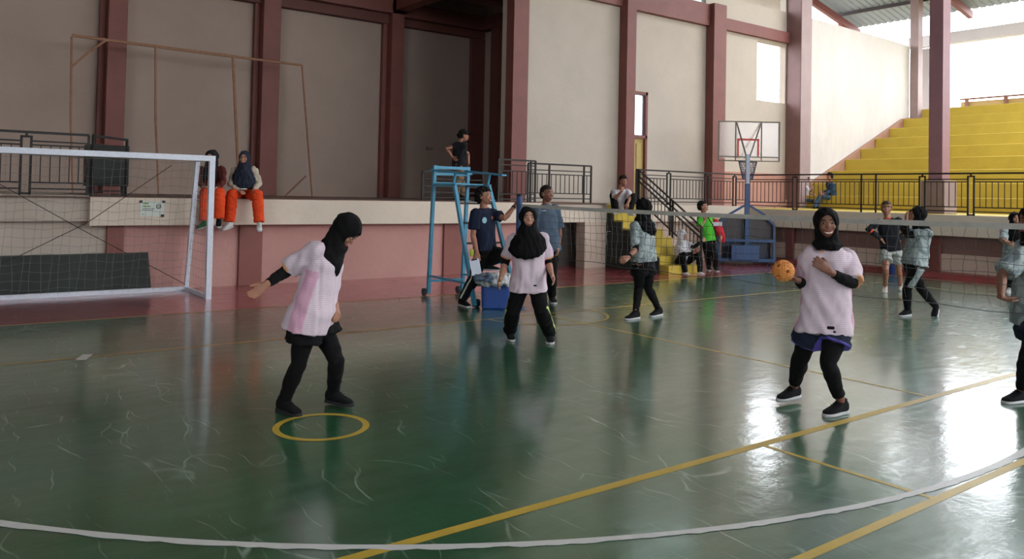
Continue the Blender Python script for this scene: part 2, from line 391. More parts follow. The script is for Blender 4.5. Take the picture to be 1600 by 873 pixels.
line(arc((2.23, 5.07), .295, 0, 2*PI, 72)[:-1], .045, LY, .0018, True)
line(arc((5.23, 8.45), 6.31, math.radians(190), math.radians(305), 220), .05, LW, .0024, False, .35)
line([(1.24, 8.13), (1.34, 8.38)], .09, LW, .003)

# ================================================================ OBJECTS
# ---------------- railings
def railing(p, q, z0, label, h=.88, doubles=(), posts=(), levels=(1., .86, .80, .2, .1), r=.016, sp=.115, bal=True, ends=True, loc=None):
    """p, q: plan points. doubles/posts: distances along. levels: heights as share of h: top, second, baluster top, baluster foot, bottom."""
    p = Vector((p[0], p[1], z0)); q = Vector((q[0], q[1], z0)); d = (q - p); Ln = d.length; d.normalize(); s = Vector((-d.y, d.x, 0))
    t = thing('railing', p, label, 'railing')
    def P(a, z): return p + d * a + UP * z
    def bar(nm, a, za, b, zb, w=.03, hh=.03):
        bm = BM(); beam(bm, P(a, za), P(b, zb), w, hh, s if abs(a-b) < 1e-6 else UP); return link(nm, bm, BLK, t)
    cuts = sorted([0.] + [x for c in doubles for x in (c - .06, c + .06)] + [Ln])
    bar('top_rail', 0, h, Ln, h, .04, .035)
    segs = [(cuts[i], cuts[i+1]) for i in range(0, len(cuts)-1, 2)] if doubles else [(0, Ln)]
    first = None
    for a, b in segs:
        if b - a < .05: continue
        for k, nm in ((1, 'middle_rail'), (2, 'baluster_rail'), (3, 'baluster_rail'), (4, 'bottom_rail')):
            bar(nm, a, h * levels[k], b, h * levels[k], .025, .022)
        n = max(1, int((b - a) / sp))
        for i in range(1, n) if bal else ():
            x = a + (b - a) * i / n
            if any(abs(x - c) < .02 for c in posts): continue
            if first is None:
                first = bar('baluster', x, h * levels[3], x, h * levels[2], .013, .013); fx = x
            else:
                c = first.copy(); COL.objects.link(c); c.parent = t; c.location = d * (x - fx)
    for c in doubles:
        bm = BM()
        for e in (-.06, .06): beam(bm, P(c + e, 0), P(c + e, h * .93), .03, .03, s)
        beam(bm, P(c - .075, h * .93), P(c + .075, h * .93), .03, .03); beam(bm, P(c - .075, .02), P(c + .075, .02), .03, .03)
        beam(bm, P(c, h * .93), P(c, h), .03, .03, s); link('double_post', bm, BLK, t)
    for c in list(posts) + ([0, Ln] if ends else []):
        bar('post', c, 0, c, h, .032, .032)
    return t
railing((17.56, 13.1), (17.56, 2.2), ZR, 'long dark railing along the edge of the gallery in front of the yellow bleachers', .88,
        doubles=(1.36, 5.55 - 1.05 , 6.55 - 1.05), posts=(3.1, 4.3 - 1.2 + .35, 6.95, 8.3))
railing((-3, 13.04), (2.0, 13.04), ZS + .02, 'dark railing on the left end of the stage above the goal', .88, doubles=(.9, 4.22), posts=(3.2,))
railing((2.06, 13.04), (2.66, 13.8), ZS, 'short return of dark railing closing the left stage opening', .9, bal=False)
railing((7.9, 13.5), (9.25, 13.4), ZS, 'low dark railing with plain bars behind the blue umpire chair', .58, levels=(1, .75, .5, .3, .12), bal=False)
railing((9.3, 12.93), (10.24, 12.93), ZS, 'taller dark railing panel beside the maroon column', .86, levels=(1, .88, .74, .2, .08), posts=(.82,))
railing((10.2, 13.12), (11.9, 13.05), ZS, 'dark railing over the block wall opening left of the stairs', .82, posts=(.55, 1.5), levels=(1, .84, .74, .25, .12))
railing((13.42, 13.16), (17.5, 13.16), ZS - .02, 'dark railing along the walkway to the right of the yellow stairs', .82, doubles=(1.1, 2.5, 3.6), posts=(), levels=(1, .86, .77, .2, .1))
# sloping stair handrail
t = thing('stair_railing', (13.42, 12.1, 0), 'sloping dark handrail running down the right side of the yellow stairs', 'railing')
A0, A1 = Vector((13.42, 13.1, ZS)), Vector((13.42, 11.22, .17))
def sl(f, h): return A0.lerp(A1, f) + UP * h
for nm, h in (('top_rail', .8), ('middle_rail', .66), ('baluster_rail', .55), ('bottom_rail', .12)):
    bm = BM(); beam(bm, sl(0, h), sl(1, h), .035, .03); link(nm, bm, BLK, t)
for f in (0, .02, .53, .57, 1):
    bm = BM(); beam(bm, sl(f, -.16 if f == 1 else -.02), sl(f, .8), .035, .035, (1, 0, 0)); link('post', bm, BLK, t)
b0 = None
for k in range(1, 18):
    f = k / 18
    if b0 is None: bm = BM(); beam(bm, sl(f, .12), sl(f, .55), .014, .014, (1, 0, 0)); b0 = link('baluster', bm, BLK, t)
    else: c = b0.copy(); COL.objects.link(c); c.parent = t; c.location = (A1 - A0) * ((k - 1) / 18)
# ---------------- yellow stairs
st = thing('stairs', (12.9, 12.2, 0), 'yellow painted steps with dark green side panels leading up to the stage', 'stairs')
for k in range(8):
    y1 = 11.2 + .27 * k
    boxo('step', (12.4, y1, .175 * k), (13.4, 13.08, .175 * (k + 1)), YEL, st, .006)
bm = BM(); pts = [(12.365, 11.47, 0), (12.365, 13.09, 0), (12.365, 13.09, 1.22)] + [p for k in range(6, 0, -1) for p in ((12.365, 11.2 + .27 * (k + 0.98), .175 * k + .1), (12.365, 11.2 + .27 * k, .175 * k + .1))]
pts = [(12.365, 11.45, .0), (12.365, 13.08, 0), (12.365, 13.08, 1.2), (12.365, 12.83, 1.2), (12.365, 12.83, 1.02), (12.365, 12.56, 1.02), (12.365, 12.56, .85), (12.365, 12.29, .85), (12.365, 12.29, .67), (12.365, 12.02, .67), (12.365, 12.02, .5), (12.365, 11.75, .5), (12.365, 11.75, .32), (12.365, 11.45, .32)]
prism(bm, pts, (.035, 0, 0)); sp = link('side_panel', bm, DKGRN, st)
bm = BM(); tube(bm, [(12.33, 12.98, .5), (12.33, 12.98, .8), (12.33, 12.85, .8)], .008, 6); link('handle', bm, mat('worn_steel', (170, 170, 165), .4, metal=.7), sp)

# ---------------- goal
g = thing('goal', (1.9, 11.72, 0), 'white tubular goal frame with a thin net standing on the red border', 'goal')
def gt(nm, pts, r=.038, m_=GOALW):
    bm = BM()
    for a, b in zip(pts, pts[1:]): beam(bm, a, b, r * 2, r * 2, (0, 1, 0) if abs(Vector(b).y - Vector(a).y) < .3 else UP)
    return link(nm, bm, m_, g)
gt('crossbar', [(.3, 11.72, 2.0), (3.42, 11.72, 2.0)])
gt('post', [(3.38, 11.72, 0), (3.38, 11.72, 1.965)]); gt('post', [(.34, 11.72, 0), (.34, 11.72, 1.965)])
for x in (3.38, .34):
    gt('rear_post', [(x, 12.45, 1.99), (x, 12.86, .03)], .03); gt('side_bar', [(x, 11.76, .03), (x, 12.86, .03)], .028); gt('top_bar', [(x, 11.76, 2.0), (x, 12.48, 2.0)], .028)
gt('ground_bar', [(.34, 12.86, .03), (3.38, 12.86, .03)], .032)
GN = mat('goal_net_string', (112, 112, 108), .9)
bm = BM()
def wob(x, z, s=0): return .03 * math.sin(3 * x + 2 * z + s) + .02 * math.sin(7 * x - 3 * z)
def string(pts, r=.0022): tube(bm, pts, r, 3)
for i in range(27):
    x = .38 + i * .115
    string([(x + .02 * math.sin(i * 2.1 + k), 12.40 + .42 * (k / 8) + .03 * math.sin(k * .8 + i), 1.98 - 1.94 * k / 8) for k in range(9)])
for k in range(16):
    z = 1.95 - k * .122
    string([(.36 + 3.0 * i / 14, 12.42 + .42 * (1.98 - z) / 1.94 + .02 * math.sin(i * 1.3 + k), z + .02 * math.sin(i * 1.9 + k)) for i in range(15)])
for i in range(9):
    y = 11.78 + i * .12
    string([(3.38 + .01 * math.sin(k + i), y + .01 * k, 1.97 - k * .245) for k in range(9) if True])
for k in range(15): string([(3.38, 11.75, 1.9 - k * .125), (3.39, 12.1, 1.88 - k * .125), (3.38, 12.40 + .5 * k / 15, 1.9 - k * .125)])
for k in range(5): string([(.38, 11.8 + k * .13, 1.99), (1.9, 11.8 + k * .13, 1.95), (3.36, 11.8 + k * .13, 1.99)])
tag(link('net', bm, GN, g), 'thin grey goal net')
bm = BM(); string([(.35, 12.40, 1.9), (1.9, 12.62, .95), (3.35, 12.80, .1)], .006); string([(.35, 12.80, .15), (1.95, 12.62, 1.05), (3.0, 12.4, 1.9)], .006); link('cord', bm, mat('dark_cord', (60, 56, 56), .8), g)
# ---------------- dark green board lying behind the goal
b = thing('game_table_top', (1.5, 13.0, 0), 'scuffed dark green board propped on its long edge behind the goal', 'board')
bm = BM(); prism(bm, [(-.8, 12.96, .03), (2.9, 12.96, .03), (2.86, 13.04, .58), (-.8, 13.04, .58)], (0, .022, .003)); link('panel', bm, mat('scuffed_green', (15, 27, 22), .6, .55, 5, stretch=(1, 1, .3)), b)
bm = BM(); beam(bm, (-.8, 12.99, .015), (2.9, 12.99, .015), .05, .03); link('edge_frame', bm, BLK, b)
# ---------------- paper sign taped on the fascia
b = thing('paper_sign', (2.85, 12.84, 1.24), 'white printed paper notice taped to the stage fascia with black tape', 'sign')
boxo('sheet', (2.68, 12.838, 1.135), (3.02, 12.848, 1.36), mat('paper', (205, 212, 205), .7), b)
GR = mat('print_green', (104, 140, 70), .7); GY = mat('print_grey', (80, 88, 84), .7); TAPE = mat('black_tape', (26, 22, 22), .5)
boxo('heading', (2.72, 12.834, 1.32), (2.80, 12.838, 1.338), GR, b)
for z, x1, hh, mt_ in ((1.285, 2.83, .02, GR), (1.25, 2.885, .011, GY), (1.225, 2.86, .011, GY), (1.165, 2.74, .01, GY)):
    bm = BM(); x = 2.715
    while x < x1: w_ = random.uniform(.012, .03); box(bm, (x, 12.835, z - hh / 2), (min(x + w_, x1), 12.838, z + hh / 2)); x += w_ + .006
    link('print_row', bm, mt_, b)
bm = BM(); tube(bm, [(2.94 + .035 * math.cos(a), 12.836, 1.285 + .035 * math.sin(a)) for a in [i * PI / 8 for i in range(17)]], .004, 5)
for k in range(3): tube(bm, [(2.915 + .02 * k, 12.836, 1.25), (2.92 + .02 * k, 12.836, 1.31)], .003, 5)
link('emblem', bm, GY, b)
for x, z in ((2.69, 1.355), (3.01, 1.355), (3.0, 1.145)): boxo('tape', (x - .022, 12.83, z - .018), (x + .022, 12.837, z + .018), TAPE, b)
# ---------------- bare wooden frame against the stage wall
b = thing('wooden_frame', (4.6, 18.2, ZS), 'tall goal shaped frame of thin bare wooden poles leaning by the stage back wall', 'frame')
def pole(nm, p, q, r=.025): bm = BM(); mid = Vector(p).lerp(Vector(q), .5) + Vector((random.uniform(-.03, .03), 0, random.uniform(-.02, .02))); tube(bm, [p, mid, q], [r, r * 1.1, r * .9], 6); return link(nm, bm, BAMB, b)
def wf(u, v, y=17.9): return gy(u, v, y)
pole('crossbar', wf(112, 55), wf(472, 102), .03)
for (u0, v0), u1 in (((112, 57), 114), ((243, 74), 248), ((364, 90), 374), ((472, 102), 488)):
    q = wf(u1, 302, 18.2); q.z = ZS; pole('upright', wf(u0, v0), q, .022 if u0 != 364 else .03)
pole('brace', wf(114, 103), wf(166, 63), .025); q = wf(445, 303, 18.2); q.z = ZS; pole('brace', wf(478, 275), q, .02)
# ---------------- dark box behind left railing
boxo_ = thing('cabinet', (2.35, 13.9, ZS), 'dark green cabinet standing on the stage behind the left railing end', 'cabinet')
boxo('body', (2.16, 14.1, ZS + .16), (2.76, 14.5, ZS + .82), DKGRN, boxo_, .01); boxo('door', (2.2, 14.08, ZS + .2), (2.72, 14.1, ZS + .78), DKGRN, boxo_, .004)
for x in (2.22, 2.7): boxo('leg', (x - .02, 14.25, ZS), (x + .02, 14.3, ZS + .17), BLK, boxo_)
# ---------------- switch plate
b = thing('socket_plate', gy(672, 232, YB - .01), 'small pale double socket plate on the stage back wall', 'socket')
c = gy(672, 232, YB); boxo('plate', (c.x - .12, YB - .02, c.z - .05), (c.x + .1, YB - .002, c.z + .05), mat('plate_grey', (150, 136, 122), .6), b, .004)
for dx in (-.07, .04): boxo('outlet', (c.x + dx - .03, YB - .03, c.z - .03), (c.x + dx + .03, YB - .018, c.z + .03), mat('outlet_grey', (120, 108, 98), .6), b, .004)

# ---------------- umpire chair
u = thing('umpire_chair', (6.65, 10.1, 0), 'tall light blue tubular umpire chair on small wheels beside the net post', 'chair')
def ub(nm, p, q, w=.045, mt=None): bm = BM(); beam(bm, p, q, w, w, (0, 1, 0)); return link(nm, bm, mt or LBLUE, u)
XL, XRr = 6.36, 6.98
for x in (XL, XRr): ub('rear_leg', (x, 10.62, .03), (x + .05, 10.6, 2.0), .05)
for x in (XL, XRr):
    ub('front_leg', (x - .1 + (x == XRr) * .12, 9.2, .02), (x + .05, 10.02, 1.7), .05)
    ub('seat_rail', (x + .04, 10.6, 1.7), (x + .05, 9.98, 1.7), .04); ub('side_brace', (x + .01, 10.6, .3), (x - .04, 9.42, .3), .03)
    bm = BM(); beam(bm, (x + .04, 10.64, 1.93), (x + .05, 9.62, 1.86), .09, .025); link('armrest', bm, LBLUE, u)
    ub('armrest_support', (x + .05, 10.05, 1.7), (x + .05, 10.0, 1.88), .03)
for z in (1.72, 1.97): ub('back_rail', (XL + .04, 10.6, z), (XRr + .04, 10.6, z), .045)
ub('back_slat', (XL + .04, 10.6, 1.87), (XRr + .04, 10.6, 1.87), .04); ub('rear_brace', (XL, 10.62, .22), (XRr, 10.62, .22), .035)
bm = BM(); beam(bm, (XL + .3, 10.6, 1.715), (XL + .3, 10.0, 1.715), .5, .02); tag(link('seat', bm, LBLUE, u))
for k in range(5):
    f = .16 + .17 * k
    ub('rung', Vector((XL - .1, 9.2, .02)).lerp(Vector((XL + .05, 10.02, 1.7)), f), Vector((XRr + .02, 9.2, .02)).lerp(Vector((XRr + .05, 10.02, 1.7)), f), .028, BLK if k > 1 else LBLUE)
for x, y in ((XL - .05, 10.66), (XRr - .05, 10.66), (6.34, 9.26)):
    bm = BM(); loft(bm, [((x - .02, y, .055), Vector((0, .055, 0)), Vector((0, 0, .055))), ((x + .02, y, .055), Vector((0, .055, 0)), Vector((0, 0, .055)))], 16)
    wl = link('wheel', bm, mat('dark_wheel', (34, 52, 62), .5), u); 
# ---------------- net post + net
b = thing('net_post', (6.72, 8.83, 0), 'dark blue round net post between the umpire chair and the grey shirted man', 'post')
bm = BM(); tube(bm, [(6.72, 8.83, .02), (6.72, 8.83, 1.56)], .042, 16); link('tube', bm, DBLUE, b)
bm = BM(); tube(bm, [(6.72, 8.83, 0), (6.72, 8.83, .02)], .11, 20); link('base', bm, DBLUE, b)
bm = BM(); ball(bm, (6.72, 8.83, 1.56), [Vector((.045, 0, 0)), Vector((0, .045, 0)), Vector((0, 0, .03))], 2); link('cap', bm, BLK, b)
n_ = thing('takraw_net', (6.72, 5.2, 0), 'long court net with a pale top tape stretched across the green court', 'net')
def sag(y): return .02 * (1 - ((y - 5.4) / 3.4) ** 2)
bm = BM(); ys = [8.78 - i * .13 for i in range(56)]
for a, b_ in zip(ys, ys[1:]): beam(bm, (6.72, a, 1.425 - sag(a)), (6.72, b_, 1.425 - sag(b_)), .012, .045)
link('top_tape', bm, mat('dirty_tape', (184, 180, 174), .7, .18, 9), n_)
bm = BM()
def nety(y, z): return 6.72 + .025 * math.sin(y * 2.3 + z * 4) + .01 * math.sin(y * 9)
for i in range(80):
    y = 8.75 - i * .092
    tube(bm, [(nety(y, z), y + .012 * math.sin(z * 25 + i * 1.7), z - sag(y)) for z in (1.4, 1.3, 1.2, 1.1, 1.0, .9, .8)], .0022, 3)
for k in range(7):
    z = 1.31 - k * .085
    tube(bm, [(nety(y, z), y, z - sag(y) + .01 * math.sin(y * 6.3 + k) - (.03 if k == 6 else 0)) for y in [8.76 - j * .2 for j in range(37)]], .0022 if k < 6 else .004, 3)
link('netting', bm, mat('net_string', (84, 84, 86), .9), n_)

# ---------------- portable basketball stand
h = thing('basketball_stand', (16.3, 12.1, 0), 'portable blue basketball stand with a clear backboard parked by the gallery corner', 'basketball hoop')
HO = gd(1166, 412, 19.3); HO.z = 0; h.location = HO
def HP(a, b_, z): return HO + RT * (a + .29 * b_) + FW * b_ + UP * z
def hbox(nm, a0, a1, b0, b1, z0, z1, mt, bv=.008, parent=None):
    bm = BM(); prism(bm, [HP(a0, b0, z0), HP(a1, b0, z0), HP(a1, b1, z0), HP(a0, b1, z0)], UP * (z1 - z0))
    if bv: bevel(bm, bv)
    return link(nm, bm, mt, parent or h)
def hb(nm, p, q, w=.06, mt=DBLUE, parent=None): bm = BM(); beam(bm, HP(*p), HP(*q), w, w, FW); return link(nm, bm, mt, parent or h)
BB = .45
gl = hbox('backboard', -.72, .78, BB, BB + .012, 2.58, 3.49, glassmat('acrylic', (236, 228, 224), .15, .8), 0)
bm = BM()
for a in (-.72, .78, -.30, .34): beam(bm, HP(a, BB - .01, 2.52), HP(a, BB - .01, 3.50), .03 if a in (-.72, .78) else .018, .03, FW)
for z in (2.52, 2.62, 3.49): beam(bm, HP(-.72, BB - .01, z), HP(.78, BB - .01, z), .03, .028)
link('board_frame', bm, mat('board_frame_grey', (120, 112, 104), .6), gl)
bm = BM(); RED = mat('target_red', (196, 66, 58), .5)
for a in (-.24, .26): beam(bm, HP(a, BB - .004, 2.64), HP(a, BB - .004, 3.05), .045, .01, FW)
beam(bm, HP(-.262, BB - .004, 3.05), HP(.282, BB - .004, 3.05), .01, .05); link('target_square', bm, RED, gl)
bm = BM(); R_ = .225; rc = HP(.01, BB + .34, 2.52)
tube(bm, [rc + Vector((R_ * math.cos(a), R_ * math.sin(a), 0)) for a in [i * PI / 16 for i in range(33)]], .011, 6); beam(bm, HP(.01, BB + .12, 2.52), HP(.01, BB, 2.52), .1, .03); link('rim', bm, DBLUE, h)
bm = BM()
for k in range(12):
    a = k * PI / 6
    for sg in (1, -1):
        tube(bm, [rc + Vector((R_ * (1 - .45 * j / 4) * math.cos(a + sg * j * .26), R_ * (1 - .45 * j / 4) * math.sin(a + sg * j * .26), -.11 * j)) for j in range(5)], .007, 4)
link('hoop_net', bm, mat('hoop_net_blue', (60, 70, 98), .8), h)
STL = mat('grey_steel', (80, 68, 66), .5)
hb('strut', (-.03, .02, 2.6), (-.28, BB - .03, 3.46), .028, STL); hb('strut', (.05, .02, 2.6), (.32, BB - .03, 3.46), .028, STL)
hb('arm', (0, 0, 2.56), (0, BB, 2.56), .07)
hb('mast', (0, 0, .35), (0, 0, 1.95), .10); hb('mast_head', (0, 0, 1.95), (0, 0, 2.66), .085, mat('pale_blue_steel', (150, 160, 180), .35, .1, 6))  # paler upper length paints in a reflection on the mast
bm = BM(); prism(bm, [HP(-.66, .06, .58), HP(-.66, .06, .95), HP(-.40, .06, 1.2), HP(.40, .06, 1.2), HP(.64, .06, .95), HP(.64, .06, .58)], FW * .5); link('hood', bm, mat('hood_brown', (62, 56, 58), .6, .1, 3), h)
for sx in (-1, 1):
    e = .68 if sx < 0 else .66
    hb('hood_tube', (sx * e, 0, .06), (sx * e, 0, .96), .055); hb('hood_tube', (sx * e, 0, .96), (sx * .40, 0, 1.22), .055); hb('hood_tube', (sx * .40, 0, 1.22), (0, 0, 1.46), .05)
hb('cross_tube', (-.68, -.06, .58), (.64, -.06, .58), .065); hb('cross_tube', (.66, -.06, .06), (.66, -.06, .58), .065)
hbox('weight_box', -.36, .31, -.22, -.02, .12, .47, DBLUE)
hbox('base', -.72, .66, -.1, 1.0, .07, .15, DBLUE); hbox('rear_box', -.6, .58, .1, .9, .15, .56, mat('navy_steel', (22, 34, 54), .5))
for a, b_ in ((-.6, -.04), (.55, -.04), (-.6, .9), (.55, .9)):
    bm = BM(); loft(bm, [(HP(a - .02, b_, .04), FW * .04, UP * .04), (HP(a + .02, b_, .04), FW * .04, UP * .04)], 12); link('caster', bm, BLK, h)
# ---------------- cooler with jackets, bucket
ck = thing('cooler_box', (6.5, 9.1, 0), 'blue plastic cooler box standing beside the net post under a heap of jackets', 'cooler')
bm = BM(); cc0 = gd(775, 480, 11.16); cc0.z = 0; hx = RT * .2; hy = FW * .17
loft(bm, [(cc0, hx * .93, hy * .93), (cc0 + UP * .02, hx, hy), (cc0 + UP * .4, hx * 1.06, hy * 1.06)], 32, 7); link('body', bm, mat('cooler_blue', (28, 66, 136), .45, .08, 4), ck)
bm = BM(); loft(bm, [(cc0 + UP * .4, hx * 1.1, hy * 1.1), (cc0 + UP * .45, hx * 1.1, hy * 1.1), (cc0 + UP * .47, hx * .98, hy * .98)], 32, 7); link('lid', bm, mat('lid_white', (190, 196, 204), .5), ck)
bk = thing('bucket', (17.3, 9.55, .0), 'blue bucket on the floor under the gallery behind the man in shorts', 'bucket')
c = gz(1396, 427); bk.location = c; bm = BM(); loft(bm, [(c, RT * .13, FW * .13), (c + UP * .3, RT * .17, FW * .17)], 24); link('body', bm, mat('bucket_blue', (30, 60, 130), .5), bk)
bm = BM(); loft(bm, [(c + UP * .29, RT * .18, FW * .18), (c + UP * .32, RT * .18, FW * .18)], 24); link('rim', bm, MATS['bucket_blue'], bk)
bm = BM(); tube(bm, [c + UP * .3 + RT * .18 * math.cos(a) - FW * .18 * abs(math.sin(a)) * .3 - UP * .1 * math.sin(a) for a in [i * PI / 12 for i in range(13)]], .005, 5); link('handle', bm, BLK, bk)

# ================================================================ PEOPLE
DG = lambda: bpy.context.evaluated_depsgraph_get()
def solidify_union(name, bm, mts, parent, voxel=.008, smooth=4, folds=None, loc=None, push=None, decim=None):
    """voxel-union the lofted pieces into one continuous surface"""
    bmesh.ops.recalc_face_normals(bm, faces=bm.faces)
    me = bpy.data.meshes.new('tmp'); bm.to_mesh(me); bm.free()
    o = bpy.data.objects.new('tmp', me); COL.objects.link(o)
    r = o.modifiers.new('r', 'REMESH'); r.mode = 'VOXEL'; r.voxel_size = voxel; r.adaptivity = 0
    s = o.modifiers.new('s', 'SMOOTH'); s.factor = .5; s.iterations = smooth
    me2 = bpy.data.meshes.new_from_object(o.evaluated_get(DG())); bpy.data.objects.remove(o); bpy.data.meshes.remove(me)
    me2.name = name; n = len(me2.vertices); co = np.empty(n * 3); me2.vertices.foreach_get('co', co); co = co.reshape(-1, 3)
    if folds or push:
        no = np.empty(n * 3); me2.vertices.foreach_get('normal', no) if False else None
        no = np.array([v.normal[:] for v in me2.vertices])
        if folds:
            amp, seed, wl = folds[:3]; st = np.array(folds[3] if len(folds) > 3 else (1, 1, 1)); rg = np.random.default_rng(seed); d = np.zeros(n)
            p = (co - co.mean(0)) * st
            for k in range(6):
                w = rg.normal(size=3); w /= np.linalg.norm(w); w2 = rg.normal(size=3) * 2 * PI / (wl * 2.6)
                ph = rg.uniform(0, 6, 2); L_ = wl * rg.uniform(.7, 1.8)
                d += np.sin(p @ w * 2 * PI / L_ + 1.6 * np.sin(p @ w2 + ph[0]) + ph[1]) * amp / 2.2
            co = co + no * d[:, None]
        if push: co = push(co, no)
        me2.vertices.foreach_set('co', co.ravel())
    me2.update()
    return link(name, me2, mts, parent, smooth=True)
def paint(o, world_fn):
    """world_fn(centres Nx3 in world) -> material index array"""
    me = o.data; n = len(me.polygons); c = np.empty(n * 3); me.polygons.foreach_get('center', c); c = c.reshape(-1, 3)
    M = np.array(root_mat(o.parent)); c = c @ M[:3, :3].T + M[:3, 3]
    me.polygons.foreach_set('material_index', np.asarray(world_fn(c)).astype(np.int32)); me.update()

def skin(rgb): return mat('skin_%d_%d_%d' % rgb, rgb, .55, .05, 20)
def cloth(name, rgb, var=.06, scale=30, bump=.25, rough=.9): return mat(name, rgb, rough, var, scale, bump, 160, spec=.2)
SK = skin((158, 108, 86)); SKD = skin((124, 80, 62)); SKL = skin((172, 124, 102))
BLKC = cloth('black_cloth', (15, 14, 16)); HIJ = cloth('black_hijab', (10, 9, 11), .05, 12, .1); NAVYC = cloth('navy_cloth', (32, 38, 54))
def jersey(name, rgb, rgb2):
    """knitted jersey with a fine broken check woven in"""
    M = bpy.data.materials.new(name); M.use_nodes = True; N = M.node_tree.nodes; L = M.node_tree.links; b = N['Principled BSDF']; b.inputs['Roughness'].default_value = .8
    tc = N.new('ShaderNodeTexCoord'); w = N.new('ShaderNodeTexWave'); w.wave_type = 'BANDS'; w.bands_direction = 'Z'; w.inputs['Scale'].default_value = 22; w.inputs['Distortion'].default_value = 1.2; w.inputs['Detail'].default_value = 2
    L.new(tc.outputs['Object'], w.inputs[0]); n = N.new('ShaderNodeTexNoise'); n.inputs['Scale'].default_value = 55; L.new(tc.outputs['Object'], n.inputs[0])
    mu = N.new('ShaderNodeMath'); mu.operation = 'MULTIPLY'; L.new(w.outputs[0], mu.inputs[0]); L.new(n.outputs[0], mu.inputs[1])
    mx = N.new('ShaderNodeMix'); mx.data_type = 'RGBA'; L.new(mu.outputs[0], mx.inputs[0]); mx.inputs[6].default_value = lin(rgb); mx.inputs[7].default_value = lin(rgb2)
    L.new(mx.outputs[2], b.inputs['Base Color']); return M
JP = jersey('pink_white_jersey', (208, 192, 202), (178, 152, 168)); JPS = cloth('pink_side_panel', (202, 156, 178)); CUFF = cloth('orange_cuff', (206, 150, 110))
def marble(name, a, b_):
    M = bpy.data.materials.new(name); M.use_nodes = True; N = M.node_tree.nodes; L = M.node_tree.links; b = N['Principled BSDF']; b.inputs['Roughness'].default_value = .8
    tc = N.new('ShaderNodeTexCoord'); n = N.new('ShaderNodeTexNoise'); n.inputs['Scale'].default_value = 7; n.inputs['Detail'].default_value = 5; n.inputs['Distortion'].default_value = 2.5
    L.new(tc.outputs['Object'], n.inputs[0]); r = N.new('ShaderNodeValToRGB'); r.color_ramp.elements[0].position = .47; r.color_ramp.elements[1].position = .53
    r.color_ramp.elements[0].color = lin(a); r.color_ramp.elements[1].color = lin(b_); L.new(n.outputs[0], r.inputs[0]); L.new(r.outputs[0], b.inputs['Base Color']); return M
JG = marble('grey_marbled_jersey', (112, 124, 128), (152, 162, 162))
ORG = cloth('orange_trousers', (214, 72, 34)); WHC = cloth('white_cloth', (200, 198, 200)); SOLEW = mat('white_sole', (176, 176, 178), .5); SHOE = cloth('black_shoe', (18, 18, 20)); SHOEW = cloth('white_shoe', (200, 198, 196))
EYEW = mat('eye_white', (150, 138, 130), .4); EYED = mat('eye_dark', (22, 14, 12), .2); LIP = mat('lip', (140, 74, 70), .5); TEETH = mat('teeth', (232, 226, 216), .3); HAIR = cloth('black_hair', (20, 17, 17), .2, 40, .6, .6)

